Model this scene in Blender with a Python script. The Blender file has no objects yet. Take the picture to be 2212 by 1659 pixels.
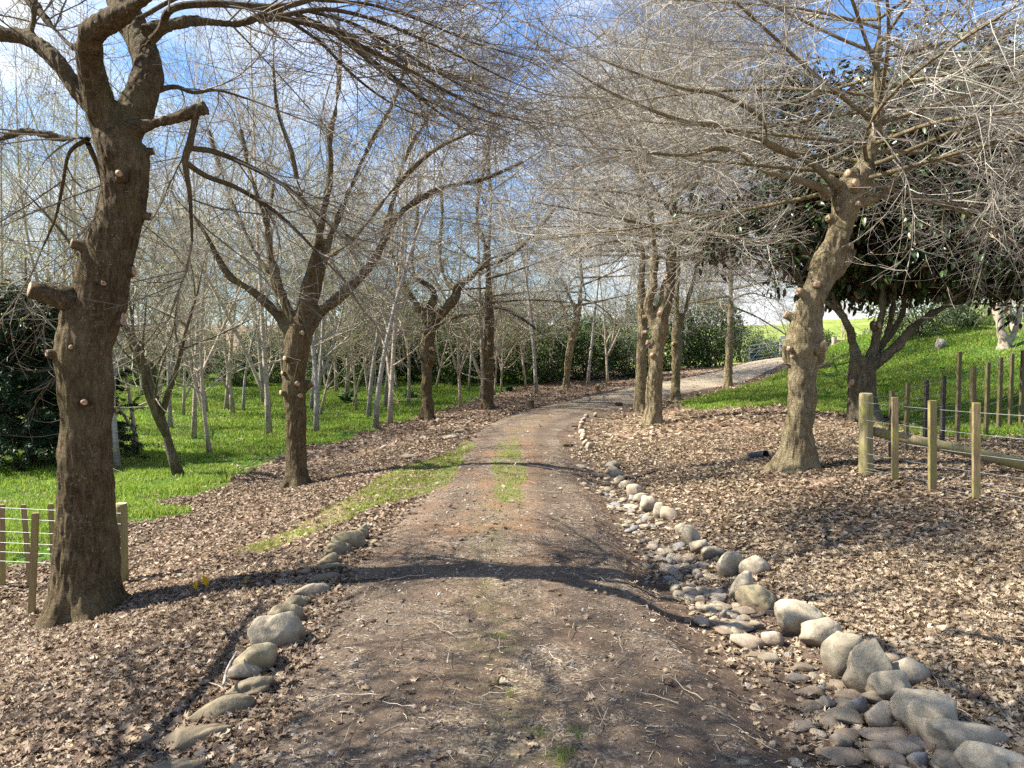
import bpy, bmesh, math, random
import numpy as np
from mathutils import Vector, noise as mnoise

# ------------------------------------------------------------------ camera, sky, sun, exposure
C = bpy.context.scene.collection
SC = bpy.context.scene
EYE = 1.8                                  # eye height, metres
FPX, CX, CY, HOR = 1663.0, 1106.0, 829.5, 745.0    # the photograph measured on a 2212 x 1659 print
PITCH = math.atan((CY - HOR) / FPX)
cam = bpy.data.cameras.new('camera')
cam.sensor_width = 36.0
cam.lens = 36.0 * FPX / 2212.0
cam.clip_start, cam.clip_end = 0.05, 2000.0
camo = bpy.data.objects.new('camera', cam)
camo.location = (0, 0, EYE)
camo.rotation_euler = (math.pi / 2 - PITCH, 0, 0)
C.objects.link(camo)
SC.camera = camo

SUN_EL = math.radians(46)
SUN_DIR = Vector((-math.cos(SUN_EL) * 0.995, math.cos(SUN_EL) * 0.08, math.sin(SUN_EL))).normalized()   # towards the sun
sun = bpy.data.lights.new('sun', 'SUN')
sun.energy = 5.0
sun.angle = math.radians(0.5)
sun.color = (1.0, 0.95, 0.86)
suno = bpy.data.objects.new('sun', sun)
suno.rotation_euler = SUN_DIR.to_track_quat('Z', 'Y').to_euler()
C.objects.link(suno)

world = bpy.data.worlds.new('World')
SC.world = world
world.use_nodes = True
wn, wl = world.node_tree.nodes, world.node_tree.links
wn.clear()
w_out = wn.new('ShaderNodeOutputWorld')
w_bg = wn.new('ShaderNodeBackground')
w_bg.inputs['Strength'].default_value = 0.072
sky = wn.new('ShaderNodeTexSky')
sky.sky_type = 'NISHITA'
sky.sun_disc = False
sky.sun_elevation = SUN_EL
sky.sun_rotation = math.atan2(SUN_DIR.x, SUN_DIR.y)
sky.air_density = 1.15
sky.dust_density = 0.3
sky.ozone_density = 4.5
tc = wn.new('ShaderNodeTexCoord')
mp = wn.new('ShaderNodeMapping')
mp.inputs['Scale'].default_value = (1.0, 1.0, 2.6)
mp.inputs['Location'].default_value = (3.7, 7.7, 5.1)
nz = wn.new('ShaderNodeTexNoise')
nz.inputs['Scale'].default_value = 2.6
nz.inputs['Detail'].default_value = 9
nz.inputs['Roughness'].default_value = 0.56
nz.inputs['Distortion'].default_value = 0.35
sep = wn.new('ShaderNodeSeparateXYZ')
hz = wn.new('ShaderNodeMapRange')          # more cloud low down
hz.inputs['From Min'].default_value = 0.0
hz.inputs['From Max'].default_value = 0.5
hz.inputs['To Min'].default_value = 0.085
hz.inputs['To Max'].default_value = -0.05
addn = wn.new('ShaderNodeMath'); addn.operation = 'ADD'
ramp = wn.new('ShaderNodeValToRGB')
ramp.color_ramp.elements[0].position = 0.425
ramp.color_ramp.elements[0].color = (0, 0, 0, 1)
ramp.color_ramp.elements[1].position = 0.63
ramp.color_ramp.elements[1].color = (1, 1, 1, 1)
wm = wn.new('ShaderNodeMixRGB')
wm.inputs['Color2'].default_value = (6.0, 6.15, 6.4, 1)
wl.new(tc.outputs['Generated'], mp.inputs['Vector'])
wl.new(mp.outputs['Vector'], nz.inputs['Vector'])
wl.new(tc.outputs['Generated'], sep.inputs['Vector'])
wl.new(sep.outputs['Z'], hz.inputs['Value'])
wl.new(nz.outputs['Fac'], addn.inputs[0])
wl.new(hz.outputs['Result'], addn.inputs[1])
wl.new(addn.outputs[0], ramp.inputs['Fac'])
wl.new(ramp.outputs['Color'], wm.inputs['Fac'])
w_tint = wn.new('ShaderNodeMixRGB'); w_tint.blend_type = 'MULTIPLY'
w_tint.inputs['Fac'].default_value = 1.0
w_tint.inputs['Color2'].default_value = (0.74, 0.98, 1.24, 1)
wl.new(sky.outputs['Color'], w_tint.inputs['Color1'])
wl.new(w_tint.outputs['Color'], wm.inputs['Color1'])
wl.new(wm.outputs['Color'], w_bg.inputs['Color'])
wl.new(w_bg.outputs['Background'], w_out.inputs['Surface'])

SC.view_settings.view_transform = 'Standard'
SC.view_settings.look = 'None'
SC.view_settings.exposure = 1.65
SC.view_settings.gamma = 1.0
SC.render.engine = 'CYCLES'
SC.cycles.use_denoising = False
SC.cycles.max_bounces = 6
SC.cycles.diffuse_bounces = 3
SC.cycles.glossy_bounces = 2
SC.cycles.transmission_bounces = 3

# ------------------------------------------------------------------ small maths
RNG = np.random.default_rng(7)


def sstep(a, b, v):
    t = np.clip((np.asarray(v, float) - a) / (b - a), 0, 1)
    return t * t * (3 - 2 * t)


def _hash(ix, iy, seed):
    h = (ix.astype(np.int64) * 374761393 + iy.astype(np.int64) * 668265263 + seed * 974711) & 0x7fffffff
    h = ((h ^ (h >> 13)) * 1274126177) & 0x7fffffff
    return ((h ^ (h >> 16)) & 0xffff) / 65535.0


def vnoise(x, y, seed=0):
    x = np.asarray(x, float); y = np.asarray(y, float)
    ix, iy = np.floor(x), np.floor(y)
    fx, fy = x - ix, y - iy
    fx = fx * fx * (3 - 2 * fx); fy = fy * fy * (3 - 2 * fy)
    a, b = _hash(ix, iy, seed), _hash(ix + 1, iy, seed)
    c, d = _hash(ix, iy + 1, seed), _hash(ix + 1, iy + 1, seed)
    return (a * (1 - fx) + b * fx) * (1 - fy) + (c * (1 - fx) + d * fx) * fy


def fbm(x, y, seed=0, o=3):
    s, a, t = 0, 0.5, 0
    for i in range(o):
        s = s + a * vnoise(x * 2 ** i, y * 2 ** i, seed + i * 17); t += a; a *= 0.5
    return s / t                             # 0..1


def catmull(pts, per=6):
    p = np.asarray(pts, float)
    q = np.vstack([2 * p[0] - p[1], p, 2 * p[-1] - p[-2]])
    out = []
    for i in range(1, len(q) - 2):
        for t in np.linspace(0, 1, per, endpoint=False):
            out.append(0.5 * ((2 * q[i]) + (-q[i - 1] + q[i + 1]) * t + (2 * q[i - 1] - 5 * q[i] + 4 * q[i + 1] - q[i + 2]) * t * t
                              + (-q[i - 1] + 3 * q[i] - 3 * q[i + 1] + q[i + 2]) * t ** 3))
    out.append(p[-1])
    return np.array(out)


def norm(v):
    return v / np.maximum(np.linalg.norm(v, axis=-1, keepdims=True), 1e-9)


# ------------------------------------------------------------------ the lie of the land
_c = catmull([(-30, 0.3), (-8, 0.1), (0, 0.0), (3.3, -0.02), (4.7, -0.12), (6.4, -0.2), (8.7, -0.14), (11.7, -0.06), (16.2, 0.25), (20.6, 1.5), (25, 4.0),
              (30, 7.6), (36, 12.2), (44, 17.6), (50, 21), (80, 34), (120, 50)], 8)
_w = np.array([(-30, 1.1), (3, 1.12), (6.4, 1.1), (8.7, 0.98), (12, 0.86), (16, 0.86), (20, 1.05), (25, 1.3), (44, 1.9), (120, 2.2)])


def pcx(y): return np.interp(y, _c[:, 0], _c[:, 1])
def phw(y): return np.interp(y, _w[:, 0], _w[:, 1])


def H(x, y):
    x = np.asarray(x, float); y = np.asarray(y, float)
    s = x - pcx(y)
    hw = phw(y)
    near = 1 - sstep(11, 15, y)
    z = 0.07 * (1 - sstep(0.25, 1.0, np.abs(s) / (hw + 0.3)))           # cambered track
    z = z - 0.11 * sstep(1.0, 1.35, s) * (1 - sstep(1.75, 2.3, s)) * near   # stony swale on the right
    z = z - 0.42 * sstep(1.3, 4.2, -s) - 0.25 * sstep(4, 9, -s)
    z = z + 0.30 * sstep(1.8, 5.0, s) * sstep(2, 9, y)
    z = z + 1.1 * sstep(18, 48, y)
    z = z + 1.75 * sstep(8.6, 17.5, x) * sstep(8, 24, y) * (1 - sstep(31, 42, y))
    z = z + 3.7 * sstep(50, 92, y)
    z = z + (fbm(x * 0.7, y * 0.7, 3) - 0.5) * 0.10 * sstep(1.0, 2.2, np.abs(s))
    z = z + (fbm(x * 3, y * 3, 5) - 0.5) * 0.035
    return z


SP, CP = math.sin(PITCH), math.cos(PITCH)


def ray(px, py):
    X, Y = (px - CX) / FPX, (CY - py) / FPX
    return np.array([X, CP + Y * SP, -SP + Y * CP])


def W(px, py, D):
    d = ray(px, py)
    return np.array([0, 0, EYE]) + d * (D / d[1])


def G(px, py):
    d = ray(px, py)
    o = np.array([0, 0, EYE])
    t = 1.5
    while t < 400:
        p = o + d * t
        if p[2] <= float(H(p[0], p[1])):
            lo, hi = t - max(0.05, t * 0.01), t
            for _ in range(18):
                m = 0.5 * (lo + hi); p = o + d * m
                if p[2] <= float(H(p[0], p[1])): hi = m
                else: lo = m
            return o + d * hi
        t += max(0.05, t * 0.01)
    return o + d * 120


def hz_(x, y): return float(H(x, y))


def inpoly(x, y, poly):
    poly = np.asarray(poly)[:, :2]
    r = np.zeros(len(x), bool)
    j = len(poly) - 1
    for i in range(len(poly)):
        xi, yi = poly[i]; xj, yj = poly[j]
        c = ((yi > y) != (yj > y)) & (x < (xj - xi) * (y - yi) / (yj - yi + 1e-12) + xi)
        r ^= c
        j = i
    return r


LAWN = [G(*p)[:2] for p in [(0, 1225), (90, 1222), (285, 1150), (390, 1075), (600, 1005), (690, 965), (880, 905), (1000, 872), (1100, 838), (1180, 817), (1245, 800)]] \
    + [np.array(p) for p in [(3.2, 36), (3.5, 46), (-45, 50), (-45, 5), (-8, 4.2)]]
MOUND = [G(*p)[:2] for p in [(1480, 892), (1580, 882), (1690, 874), (1790, 886), (1900, 900), (1960, 930), (2060, 945), (2212, 958)]] \
    + [np.array(p) for p in [(26, 12), (40, 30), (36, 44)]] + [np.array((pcx(y) + phw(y) * 1.5 + 0.4, y)) for y in (44, 40, 36, 32, 28, 25, 22.5)]
VERGE = [G(*p)[:2] for p in [(470, 1200), (600, 1160), (700, 1105), (820, 1035), (880, 1005), (950, 985), (1005, 952), (1018, 962), (995, 990), (968, 1050), (900, 1078), (800, 1108),
                             (700, 1140), (620, 1180), (540, 1210)]]
STRIP = [G(*p)[:2] for p in [(1075, 955), (1118, 955), (1135, 1010), (1128, 1090), (1075, 1090), (1062, 1010)]]


def jit(x, y, a=0.35):
    return x + (fbm(x * 1.3, y * 1.3, 31) - 0.5) * 2 * a, y + (fbm(x * 1.3 + 9, y * 1.3, 37) - 0.5) * 2 * a


def zone_grass(x, y):
    jx, jy = jit(x, y, 0.6)
    return inpoly(jx, jy, LAWN) | inpoly(jx, jy, MOUND)


# ------------------------------------------------------------------ mesh helper
class MB:
    def __init__(self):
        self.v, self.f, self.n = [], [], 0

    def add(self, v, f, m=0):
        v = np.asarray(v, np.float32).reshape(-1, 3)
        f = np.asarray(f, np.int64)
        if len(f) == 0: return
        self.v.append(v)
        self.f.append((f + self.n, m))
        self.n += len(v)

    def build(self, name, mats, parent=None, smooth=True, origin=(0, 0, 0), link=True):
        v = np.vstack(self.v) - np.asarray(origin, np.float32)
        loops = np.concatenate([f.ravel() for f, m in self.f])
        tot = np.concatenate([np.full(len(f), f.shape[1]) for f, m in self.f])
        mid = np.concatenate([np.full(len(f), m) for f, m in self.f])
        start = np.concatenate([[0], np.cumsum(tot)[:-1]])
        me = bpy.data.meshes.new(name)
        me.vertices.add(len(v)); me.vertices.foreach_set('co', v.astype(np.float32).ravel())
        me.loops.add(len(loops)); me.loops.foreach_set('vertex_index', loops.astype(np.int32))
        me.polygons.add(len(tot)); me.polygons.foreach_set('loop_start', start.astype(np.int32))
        me.polygons.foreach_set('material_index', mid.astype(np.int32))
        me.polygons.foreach_set('use_smooth', np.full(len(tot), smooth))
        for m in (mats if isinstance(mats, (list, tuple)) else [mats]): me.materials.append(m)
        me.update(calc_edges=True)
        o = bpy.data.objects.new(name, me)
        if link: C.objects.link(o)
        if parent: o.parent = parent
        return o


def tubes(mb, P, R, S=3, cap=False, mat=0, prof=None):
    """P (N,K,3), R (N,K): N round tubes of S sides."""
    P = np.asarray(P, float); R = np.asarray(R, float)
    if len(P) == 0: return
    N, K, _ = P.shape
    T = np.empty_like(P)
    T[:, 1:-1] = P[:, 2:] - P[:, :-2]; T[:, 0] = P[:, 1] - P[:, 0]; T[:, -1] = P[:, -1] - P[:, -2]
    T = norm(T)
    mean = np.abs(norm(P[:, -1] - P[:, 0]))
    ax = np.argmin(mean + np.array([0, 0.0001, 0]), axis=1)
    A = np.eye(3)[ax][:, None, :]
    U = norm(np.cross(T, A)); V = np.cross(T, U)
    a = np.linspace(0, 2 * np.pi, S, endpoint=False)
    r = R[:, :, None] * (np.ones(S) if prof is None else prof)
    ring = P[:, :, None, :] + r[..., None] * (np.cos(a)[None, None, :, None] * U[:, :, None, :] + np.sin(a)[None, None, :, None] * V[:, :, None, :])
    v = ring.reshape(-1, 3)
    i = np.arange(N)[:, None, None] * K * S; k = np.arange(K - 1)[None, :, None] * S; s = np.arange(S)[None, None, :]
    s2 = (s + 1) % S
    f = np.stack([i + k + s, i + k + s2, i + k + S + s2, i + k + S + s], -1).reshape(-1, 4)
    mb.add(v, f, mat)
    if cap:
        base = mb.n - len(v)
        for e, sg in ((0, -1), (K - 1, 1)):
            c = P[:, e] + T[:, e] * (sg * 0.0 * R[:, e][:, None])
            ii = np.arange(N) * K * S + e * S
            mb.v.append(c.astype(np.float32)); cn = mb.n; mb.n += N
            sS = np.arange(S)
            a_ = ii[:, None] + sS[None, :] + base; b_ = ii[:, None] + ((sS + 1) % S)[None, :] + base
            cc = np.broadcast_to((cn + np.arange(N))[:, None], a_.shape)
            tri = np.stack([a_, b_, cc] if sg > 0 else [b_, a_, cc], -1).reshape(-1, 3)
            mb.f.append((tri, mat))


def boxes(mb, c, sx, sy, z0, z1, rot=0.0, lean=(0, 0), mat=0):
    cs, sn = math.cos(rot), math.sin(rot)
    v = []
    for z in (z0, z1):
        k = (z - z0)
        for dx, dy in ((-1, -1), (1, -1), (1, 1), (-1, 1)):
            x, y = dx * sx / 2, dy * sy / 2
            v.append((c[0] + x * cs - y * sn + lean[0] * k, c[1] + x * sn + y * cs + lean[1] * k, z))
    mb.add(v, [(0, 3, 2, 1), (4, 5, 6, 7), (0, 1, 5, 4), (1, 2, 6, 5), (2, 3, 7, 6), (3, 0, 4, 7)], mat)


# ------------------------------------------------------------------ tags
def tag(o, label=None, cat=None, group=None, kind=None):
    if label: o['label'] = label
    if cat: o['category'] = cat
    if group: o['group'] = group
    if kind: o['kind'] = kind
    return o


def empty(name, loc, label, cat, group=None):
    o = bpy.data.objects.new(name, None)
    C.objects.link(o)
    o.location = [float(v) for v in loc]
    o.empty_display_size = 0.2
    return tag(o, label, cat, group)


def copy_tree(o, parent=None):
    c = o.copy(); C.objects.link(c)
    if parent: c.parent = parent
    for ch in list(o.children): copy_tree(ch, c)
    return c


ORD = ['first', 'second', 'third', 'fourth', 'fifth', 'sixth', 'seventh', 'eighth', 'ninth', 'tenth', 'eleventh', 'twelfth', 'thirteenth', 'fourteenth', 'fifteenth',
       'sixteenth', 'seventeenth', 'eighteenth', 'nineteenth', 'twentieth', 'twenty-first', 'twenty-second', 'twenty-third', 'twenty-fourth', 'twenty-fifth', 'twenty-sixth',
       'twenty-seventh', 'twenty-eighth', 'twenty-ninth', 'thirtieth', 'thirty-first', 'thirty-second', 'thirty-third', 'thirty-fourth', 'thirty-fifth', 'thirty-sixth']

# ------------------------------------------------------------------ materials


class NT:
    def __init__(self, name, rough=0.85, spec=0.25):
        self.m = bpy.data.materials.new(name); self.m.use_nodes = True
        self.t = self.m.node_tree; self.n = self.t.nodes
        self.b = self.n['Principled BSDF']; self.out = self.n['Material Output']
        self.b.inputs['Roughness'].default_value = rough
        self.b.inputs['Specular IOR Level'].default_value = spec

    def node(self, t, **kw):
        n = self.n.new(t)
        for k, v in kw.items():
            if k in n.inputs: n.inputs[k].default_value = v
            else: setattr(n, k, v)
        return n

    def link(self, a, b): self.t.links.new(a, b)

    def coords(self, scale=(1, 1, 1), kind='Object'):
        c = self.node('ShaderNodeTexCoord'); m = self.node('ShaderNodeMapping')
        m.inputs['Scale'].default_value = scale
        self.link(c.outputs[kind], m.inputs['Vector'])
        return m.outputs['Vector']

    def noise(self, vec, scale, detail=4, rough=0.6, dist=0.0):
        n = self.node('ShaderNodeTexNoise')
        n.inputs['Scale'].default_value = scale; n.inputs['Detail'].default_value = detail
        n.inputs['Roughness'].default_value = rough; n.inputs['Distortion'].default_value = dist
        if vec is not None: self.link(vec, n.inputs['Vector'])
        return n.outputs['Fac']

    def voro(self, vec, scale, out='Color', feature='F1', rand=1.0):
        n = self.node('ShaderNodeTexVoronoi'); n.feature = feature
        n.inputs['Scale'].default_value = scale; n.inputs['Randomness'].default_value = rand
        self.link(vec, n.inputs['Vector'])
        return n.outputs[out]

    def ramp(self, fac, stops):
        r = self.node('ShaderNodeValToRGB'); e = r.color_ramp.elements
        while len(e) < len(stops): e.new(0.5)
        for el, (p, c) in zip(e, stops):
            el.position = p; el.color = (*c, 1) if len(c) == 3 else c
        self.link(fac, r.inputs['Fac'])
        return r.outputs['Color']

    def mix(self, fac, a, b, mode='MIX'):
        m = self.node('ShaderNodeMixRGB'); m.blend_type = mode
        for s, v in (('Fac', fac), ('Color1', a), ('Color2', b)):
            if isinstance(v, (int, float)): m.inputs[s].default_value = v
            elif isinstance(v, tuple): m.inputs[s].default_value = (*v, 1)
            else: self.link(v, m.inputs[s])
        return m.outputs['Color']

    def math(self, op, a, b=0.0):
        m = self.node('ShaderNodeMath'); m.operation = op
        for i, v in enumerate((a, b)):
            if isinstance(v, (int, float)): m.inputs[i].default_value = v
            else: self.link(v, m.inputs[i])
        return m.outputs[0]

    def attr(self, name, out='Fac'):
        a = self.node('ShaderNodeAttribute'); a.attribute_name = name
        return a.outputs[out]

    def sepc(self, c):
        s = self.node('ShaderNodeSeparateColor'); self.link(c, s.inputs[0]); return s.outputs

    def color(self, c):
        if isinstance(c, tuple): self.b.inputs['Base Color'].default_value = (*c, 1)
        else: self.link(c, self.b.inputs['Base Color'])
        return self

    def bump(self, h, strength=0.5, dist=0.02):
        b = self.node('ShaderNodeBump'); b.inputs['Strength'].default_value = strength; b.inputs['Distance'].default_value = dist
        self.link(h, b.inputs['Height']); self.link(b.outputs['Normal'], self.b.inputs['Normal'])
        return self

    def island(self):
        return self.node('ShaderNodeNewGeometry').outputs['Random Per Island']

    def translucent(self, col, fac):
        t = self.node('ShaderNodeBsdfTranslucent')
        if isinstance(col, tuple): t.inputs['Color'].default_value = (*col, 1)
        else: self.link(col, t.inputs['Color'])
        m = self.node('ShaderNodeMixShader'); m.inputs[0].default_value = fac
        self.link(self.b.outputs[0], m.inputs[1]); self.link(t.outputs[0], m.inputs[2])
        self.link(m.outputs[0], self.out.inputs['Surface'])
        return self


def bark(name, dark, mid, light, moss, ridge=26, streak=0.5, mossamt=0.45):
    t = NT(name, 0.9, 0.15)
    v = t.coords((1, 1, 0.28)); v2 = t.coords((1, 1, 5.5)); v3 = t.coords((1, 1, 1))
    n1 = t.noise(v, ridge, 8, 0.72, 0.6)
    n2 = t.noise(v3, 3.2, 5, 0.6)
    n4 = t.noise(v2, 7, 3, 0.7)
    c = t.ramp(n1, [(0.32, dark), (0.5, mid), (0.68, light)])
    c = t.mix(t.ramp(n2, [(0.48, (0, 0, 0)), (0.66, (mossamt,) * 3)]), c, moss)
    c = t.mix(t.ramp(n4, [(0.56, (0, 0, 0)), (0.64, (streak,) * 3)]), c, light)
    n7 = t.noise(v3, 1.6, 4, 0.6)
    c = t.mix(t.ramp(n7, [(0.5, (0, 0, 0)), (0.62, (0.45,) * 3)]), c, tuple(k * 1.15 for k in light))
    n8 = t.noise(t.coords((1, 1, 0.22)), 95, 4, 0.7)
    c = t.mix(0.55, c, t.ramp(n8, [(0.36, (0.45, 0.42, 0.38)), (0.62, (1.25, 1.22, 1.16))]), 'MULTIPLY')
    sp = t.voro(v3, 42, 'Distance')
    n5 = t.noise(v3, 9, 3, 0.6)
    lich = t.math('MULTIPLY', t.ramp(sp, [(0.18, (1, 1, 1)), (0.30, (0, 0, 0))]), t.ramp(n5, [(0.54, (0, 0, 0)), (0.62, (0.8, 0.8, 0.8))]))
    c = t.mix(lich, c, tuple(min(1, k * 1.5 + 0.05) for k in light))
    t.color(c)
    t.bump(t.math('ADD', t.math('ADD', n1, t.math('MULTIPLY', n4, 0.35)), t.math('MULTIPLY', n8, 0.4)), 1.0, 0.045)
    return t.m


M = {}
M['bark_oak'] = bark('oak_bark', (0.040, 0.028, 0.014), (0.115, 0.083, 0.043), (0.20, 0.155, 0.09), (0.10, 0.095, 0.028))
M['bark_oak_pale'] = bark('pale_oak_bark', (0.085, 0.065, 0.035), (0.22, 0.175, 0.10), (0.36, 0.30, 0.19), (0.19, 0.165, 0.06), 24, 0.35, 0.4)
M['bark_grey'] = bark('mossy_grey_bark', (0.05, 0.04, 0.025), (0.125, 0.10, 0.065), (0.24, 0.21, 0.15), (0.12, 0.13, 0.05), 22, 0.4, 0.5)


def bark_birch(name, pale, brown):
    t = NT(name, 0.8, 0.2)
    v = t.coords((1, 1, 7)); v3 = t.coords((1, 1, 1))
    n = t.noise(v, 9, 5, 0.7); n2 = t.noise(v3, 2.2, 5, 0.7)
    c = t.ramp(n, [(0.36, brown), (0.47, pale), (0.75, tuple(min(1, k * 1.18) for k in pale))])
    c = t.mix(t.ramp(n2, [(0.5, (0, 0, 0)), (0.66, (0.75,) * 3)]), c, tuple(0.5 * (a + b) for a, b in zip(pale, brown)))
    ge = t.node('ShaderNodeSeparateXYZ'); t.link(v3, ge.inputs[0])
    low = t.node('ShaderNodeMapRange'); low.inputs['From Min'].default_value = 0.1; low.inputs['From Max'].default_value = 1.0
    low.inputs['To Min'].default_value = 0.75; low.inputs['To Max'].default_value = 0.0
    t.link(ge.outputs['Z'], low.inputs['Value'])
    c = t.mix(t.math('MULTIPLY', low.outputs[0], t.ramp(t.noise(v3, 7, 4, 0.7), [(0.4, (0, 0, 0)), (0.6, (1, 1, 1))])), c, (0.11, 0.085, 0.055))
    t.color(c); t.bump(n, 0.6, 0.02)
    return t.m


M['bark_birch'] = bark_birch('birch_bark', (0.43, 0.36, 0.27), (0.15, 0.11, 0.07))
M['bark_birch_grey'] = bark_birch('grey_birch_bark', (0.36, 0.33, 0.285), (0.14, 0.115, 0.09))


def twigmat(name, a, b):
    t = NT(name, 0.75, 0.25)
    t.color(t.mix(t.island(), a, b))
    return t.m


M['twig'] = twigmat('oak_twig', (0.10, 0.08, 0.056), (0.28, 0.24, 0.18))
M['twig_pale'] = twigmat('pale_oak_twig', (0.185, 0.163, 0.127), (0.47, 0.43, 0.35))
M['twig_birch'] = twigmat('birch_twig', (0.21, 0.18, 0.12), (0.45, 0.41, 0.28))
M['bud'] = NT('spring_bud', 0.7).color((0.36, 0.40, 0.09)).translucent((0.42, 0.46, 0.08), 0.45).m
M['bud_brown'] = NT('papery_bud', 0.7).color((0.36, 0.29, 0.13)).translucent((0.4, 0.3, 0.12), 0.35).m


def cutmat():
    t = NT('fresh_cut_wood', 0.7, 0.2)
    n = t.noise(t.coords(), 30, 4, 0.6)
    t.color(t.ramp(n, [(0.35, (0.24, 0.15, 0.085)), (0.55, (0.42, 0.29, 0.18)), (0.8, (0.54, 0.40, 0.26))]))
    return t.m


M['cut'] = cutmat()
M['cut_core'] = NT('cut_heartwood', 0.8).color((0.17, 0.085, 0.045)).m


def leafmat(name, stops, tr=0.2, under=None, rough=0.65, spec=0.25):
    t = NT(name, rough, spec)
    c = t.ramp(t.island(), stops)
    n = t.noise(t.coords(), 40, 3)
    c = t.mix(0.25, c, t.ramp(n, [(0.3, (0.4, 0.4, 0.4)), (0.7, (1.3, 1.3, 1.3))]), 'MULTIPLY')
    if name in ('meadow_grass', 'short_path_grass'):
        pn = t.noise(t.coords(), 0.55, 5, 0.65)
        c = t.mix(t.ramp(pn, [(0.45, (0, 0, 0)), (0.68, (0.75,) * 3)]), c, t.ramp(t.island(), [(0.0, (0.13, 0.16, 0.025)), (0.6, (0.30, 0.34, 0.06)), (1.0, (0.45, 0.40, 0.16))]))
    if under:
        g = t.node('ShaderNodeNewGeometry')
        c = t.mix(g.outputs['Backfacing'], c, under)
    t.color(c)
    if tr: t.translucent(c, tr)
    return t.m


M['litter'] = leafmat('dry_oak_leaves', [(0.0, (0.12, 0.082, 0.05)), (0.22, (0.22, 0.158, 0.096)), (0.5, (0.31, 0.236, 0.15)), (0.85, (0.41, 0.325, 0.22)), (1.0, (0.56, 0.46, 0.33))], 0.2)
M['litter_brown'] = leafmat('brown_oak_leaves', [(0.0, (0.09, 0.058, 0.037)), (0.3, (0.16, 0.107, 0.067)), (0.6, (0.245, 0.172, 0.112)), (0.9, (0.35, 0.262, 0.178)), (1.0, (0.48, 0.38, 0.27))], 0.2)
M['grass'] = leafmat('meadow_grass', [(0.0, (0.09, 0.16, 0.015)), (0.4, (0.205, 0.33, 0.03)), (0.75, (0.31, 0.44, 0.05)), (0.93, (0.40, 0.46, 0.09)), (1.0, (0.40, 0.36, 0.15))], 0.4, None, 0.6, 0.3)
M['short_grass'] = leafmat('short_path_grass', [(0.0, (0.13, 0.20, 0.02)), (0.45, (0.25, 0.33, 0.035)), (0.8, (0.36, 0.42, 0.07)), (1.0, (0.50, 0.46, 0.2))], 0.4)
M['straw'] = leafmat('straw_bits', [(0.0, (0.14, 0.09, 0.055)), (0.4, (0.30, 0.21, 0.13)), (0.8, (0.46, 0.36, 0.24)), (1.0, (0.60, 0.50, 0.36))], 0.0)
M['magnolia_leaf'] = leafmat('dark_evergreen_leaf', [(0.0, (0.018, 0.040, 0.012)), (0.5, (0.036, 0.075, 0.019)), (0.82, (0.07, 0.125, 0.03)), (0.95, (0.20, 0.20, 0.05)), (1.0, (0.36, 0.22, 0.08))], 0.06, (0.06, 0.036, 0.02), 0.32, 0.5)
M['shrub_leaf'] = leafmat('shrub_leaf', [(0.0, (0.026, 0.05, 0.014)), (0.5, (0.06, 0.105, 0.025)), (0.88, (0.12, 0.175, 0.04)), (1.0, (0.24, 0.28, 0.07))], 0.2, None, 0.5, 0.4)
M['pale_shrub_leaf'] = leafmat('pale_shrub_leaf', [(0.0, (0.09, 0.13, 0.05)), (0.5, (0.18, 0.23, 0.09)), (0.9, (0.30, 0.34, 0.15)), (1.0, (0.42, 0.42, 0.24))], 0.3, None, 0.5, 0.4)
M['flax'] = leafmat('flax_leaf', [(0.0, (0.10, 0.16, 0.04)), (0.5, (0.22, 0.28, 0.07)), (0.85, (0.36, 0.38, 0.14)), (1.0, (0.48, 0.42, 0.22))], 0.25, None, 0.45, 0.4)
M['conifer'] = leafmat('conifer_needles', [(0.0, (0.010, 0.026, 0.012)), (0.6, (0.022, 0.05, 0.02)), (0.92, (0.045, 0.085, 0.03)), (1.0, (0.08, 0.12, 0.04))], 0.05, None, 0.5, 0.35)
M['yellow_leaf'] = NT('yellow_leaf', 0.6).color((0.72, 0.42, 0.02)).translucent((0.8, 0.5, 0.02), 0.35).m
M['weed'] = leafmat('dock_leaf', [(0.0, (0.03, 0.07, 0.02)), (0.6, (0.06, 0.12, 0.035)), (1.0, (0.10, 0.18, 0.05))], 0.2)


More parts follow.
